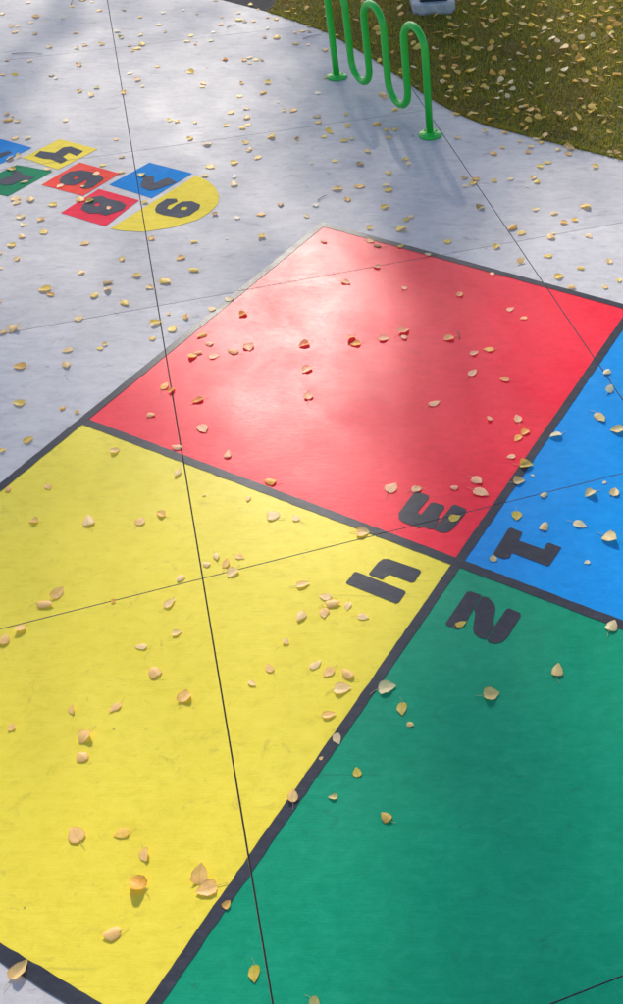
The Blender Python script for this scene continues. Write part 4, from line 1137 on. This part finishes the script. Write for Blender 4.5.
# ------------------------------------------------------------------ trees beyond the lawn that filter the sun
def tree_foliage_material():
    n = NT('autumn_foliage')
    rnd = n.geo.outputs['Random Per Island']
    c = n.ramp(rnd, [(0.0, (0.16, 0.15, 0.03)), (0.4, (0.34, 0.24, 0.04)), (0.8, (0.46, 0.28, 0.05)), (1.0, (0.30, 0.14, 0.03))])
    n.set(Base_Color=c, Roughness=0.5)
    tr = n.node('ShaderNodeBsdfTranslucent')
    n.link(c, tr.inputs['Color'])
    mx = n.node('ShaderNodeMixShader')
    mx.inputs[0].default_value = 0.3
    n.link(n.bsdf.outputs[0], mx.inputs[1])
    n.link(tr.outputs[0], mx.inputs[2])
    n.link(mx.outputs[0], n.out.inputs['Surface'])
    return n.mat
M['foliage'] = tree_foliage_material()
trng = np.random.default_rng(3)
def crown_mesh(C, S, n, lo, hi, root):
    ci = trng.integers(0, len(C), n)
    P = C[ci] + trng.normal(0, 1, (n, 3)) * S[ci][:, None] * np.array([0.6, 0.6, 0.48])
    A = trng.normal(0, 1, (n, 3)); A /= np.linalg.norm(A, axis=1)[:, None]
    B = trng.normal(0, 1, (n, 3)); B -= A * (A * B).sum(1)[:, None]; B /= np.linalg.norm(B, axis=1)[:, None]
    s = trng.uniform(lo, hi, n)[:, None]
    V = np.stack([P - A * s * 1.2, P + B * s, P + A * s * 1.3, P - B * s], 1).reshape(-1, 3)
    me = bpy.data.meshes.new('crown')
    me.vertices.add(n * 4)
    me.vertices.foreach_set('co', V.reshape(-1))
    me.loops.add(n * 4)
    me.loops.foreach_set('vertex_index', np.arange(n * 4, dtype=np.int32))
    me.polygons.add(n)
    me.polygons.foreach_set('loop_start', (np.arange(n) * 4).astype(np.int32))
    me.materials.append(M['foliage'])
    me.update(calc_edges=True)
    o = bpy.data.objects.new('crown', me)
    COL.objects.link(o)
    o.parent = root

def tree(x, y, h, rx, density, label, clump=1.0):
    """tapered trunk, limbs and a crown of leaf clumps with gaps"""
    root = empty('cottonwood_tree', (x, y, -0.03))
    tag(root, label, 'tree', 'trees beyond the paving')
    rg = random.Random(int(x * 100 + y * 7))
    pts = [Vector((rg.uniform(-.15, .15) * i, rg.uniform(-.15, .15) * i, h * 0.9 * i / 6)) for i in range(7)]
    pts[0] = Vector((0, 0, -0.1))
    k0 = h / 12
    vs, fs = tube(pts, [0.19 * k0, 0.16 * k0, 0.14 * k0, 0.11 * k0, 0.08 * k0, 0.05 * k0, 0.02], 10)
    mesh_obj('trunk', vs, fs, M['bark'], root, True)
    C, S, vs, fs = [], [], [], []
    for k in range(20):
        f = 0.28 + 0.70 * k / 19
        i = min(5, int(f * 6))
        b = pts[i].lerp(pts[i + 1], f * 6 - i)
        a = k * 2.4 + rg.uniform(-.4, .4)
        ln = rx * math.sin(PI * min(0.97, (f - 0.12) / 0.95)) ** 0.7 * rg.uniform(0.7, 1.1)
        e = b + Vector((math.cos(a) * ln, math.sin(a) * ln, ln * rg.uniform(0.25, 0.6)))
        m = b.lerp(e, 0.5) + Vector((0, 0, -0.08 * ln))
        tv, tf = tube([b, m, e], [0.045 * k0, 0.03 * k0, 0.01], 6)
        o = len(vs)
        vs += tv
        fs += [tuple(q + o for q in g) for g in tf]
        for q in (0.5, 0.95):
            C.append([*(b.lerp(e, q) + Vector((rg.uniform(-.3, .3), rg.uniform(-.3, .3), 0)))])
            S.append(clump * rg.uniform(0.6, 1.0))
    mesh_obj('limbs', vs, fs, M['bark'], root, True)
    crown_mesh(np.array(C), np.array(S), int(density * len(C)), 0.05, 0.085, root)

for x, y, h, rx, dn, lab in (
        (-9.4, 24.0, 16.0, 3.2, 62, 'broad golden cottonwood left of the asphalt path bend'),
        (-13.5, 29.0, 18.0, 3.5, 75, 'tall broad cottonwood far left of the path'),
        (-4.4, 31.0, 18.5, 3.2, 55, 'tallest golden cottonwood beyond the path'),
        (1.9, 17.0, 15.5, 2.4, 330, 'unseen dense cottonwood added beyond the lawn to darken reflections'),  # added out of view to keep sky reflection off the paint
        (6.0, 17.0, 14.0, 3.2, 240, 'unseen dense golden cottonwood added to block sky reflection'),  # second unseen tree added to block the sky at right
        (-17.0, 19.0, 12.0, 3.0, 100, 'low cottonwood at the outer edge of the paving')):
    tree(x, y, h, rx, dn, lab)

# unseen poplar added off frame, leaned to throw a soft band across the court
root = empty('added_shade_poplar', (-2.7, 21.3, -0.03))
tag(root, 'unseen slim leaning poplar added to shade the court', 'tree', 'trees beyond the paving')
lean = Vector((-0.231, -0.197, 1.0))
pts = [lean * z for z in (-0.1, 3, 6, 9, 11, 13)]
vs, fs = tube(pts, [0.17, 0.15, 0.125, 0.10, 0.07, 0.02], 10)
mesh_obj('trunk', vs, fs, M['bark'], root, True)
prn = random.Random(4)
C, S, vs, fs = [], [], [], []
for k in range(22):
    z = 7.6 + 5.6 * k / 21
    b = lean * z
    a = k * 2.4
    e = b + Vector((0.34 * math.cos(a), 0.34 * math.sin(a), 0.45))
    tv, tf = tube([b, b.lerp(e, 0.5), e], [0.02, 0.014, 0.006], 6)
    o = len(vs)
    vs += tv
    fs += [tuple(q + o for q in g) for g in tf]
    C.append([*e])
    S.append(0.42)
for k in range(16):  # lower clumps added to soften the bike rack's shadow
    z = 5.9 + 2.0 * k / 15
    a = k * 2.4
    b = lean * z
    e = b + Vector((0.85 * math.cos(a), 0.85 * math.sin(a), 0.3))
    tv, tf = tube([b, b.lerp(e, 0.5), e], [0.022, 0.015, 0.006], 6)
    o = len(vs)
    vs += tv
    fs += [tuple(q + o for q in g) for g in tf]
    C.append([*e])
    S.append(0.62)
mesh_obj('limbs', vs, fs, M['bark'], root, True)
C, S = C[:22] + C[14:22] + C[22:] * 5, S[:22] + S[14:22] + S[22:] * 5
crown_mesh(np.array(C), np.array(S), 6000, 0.04, 0.06, root)
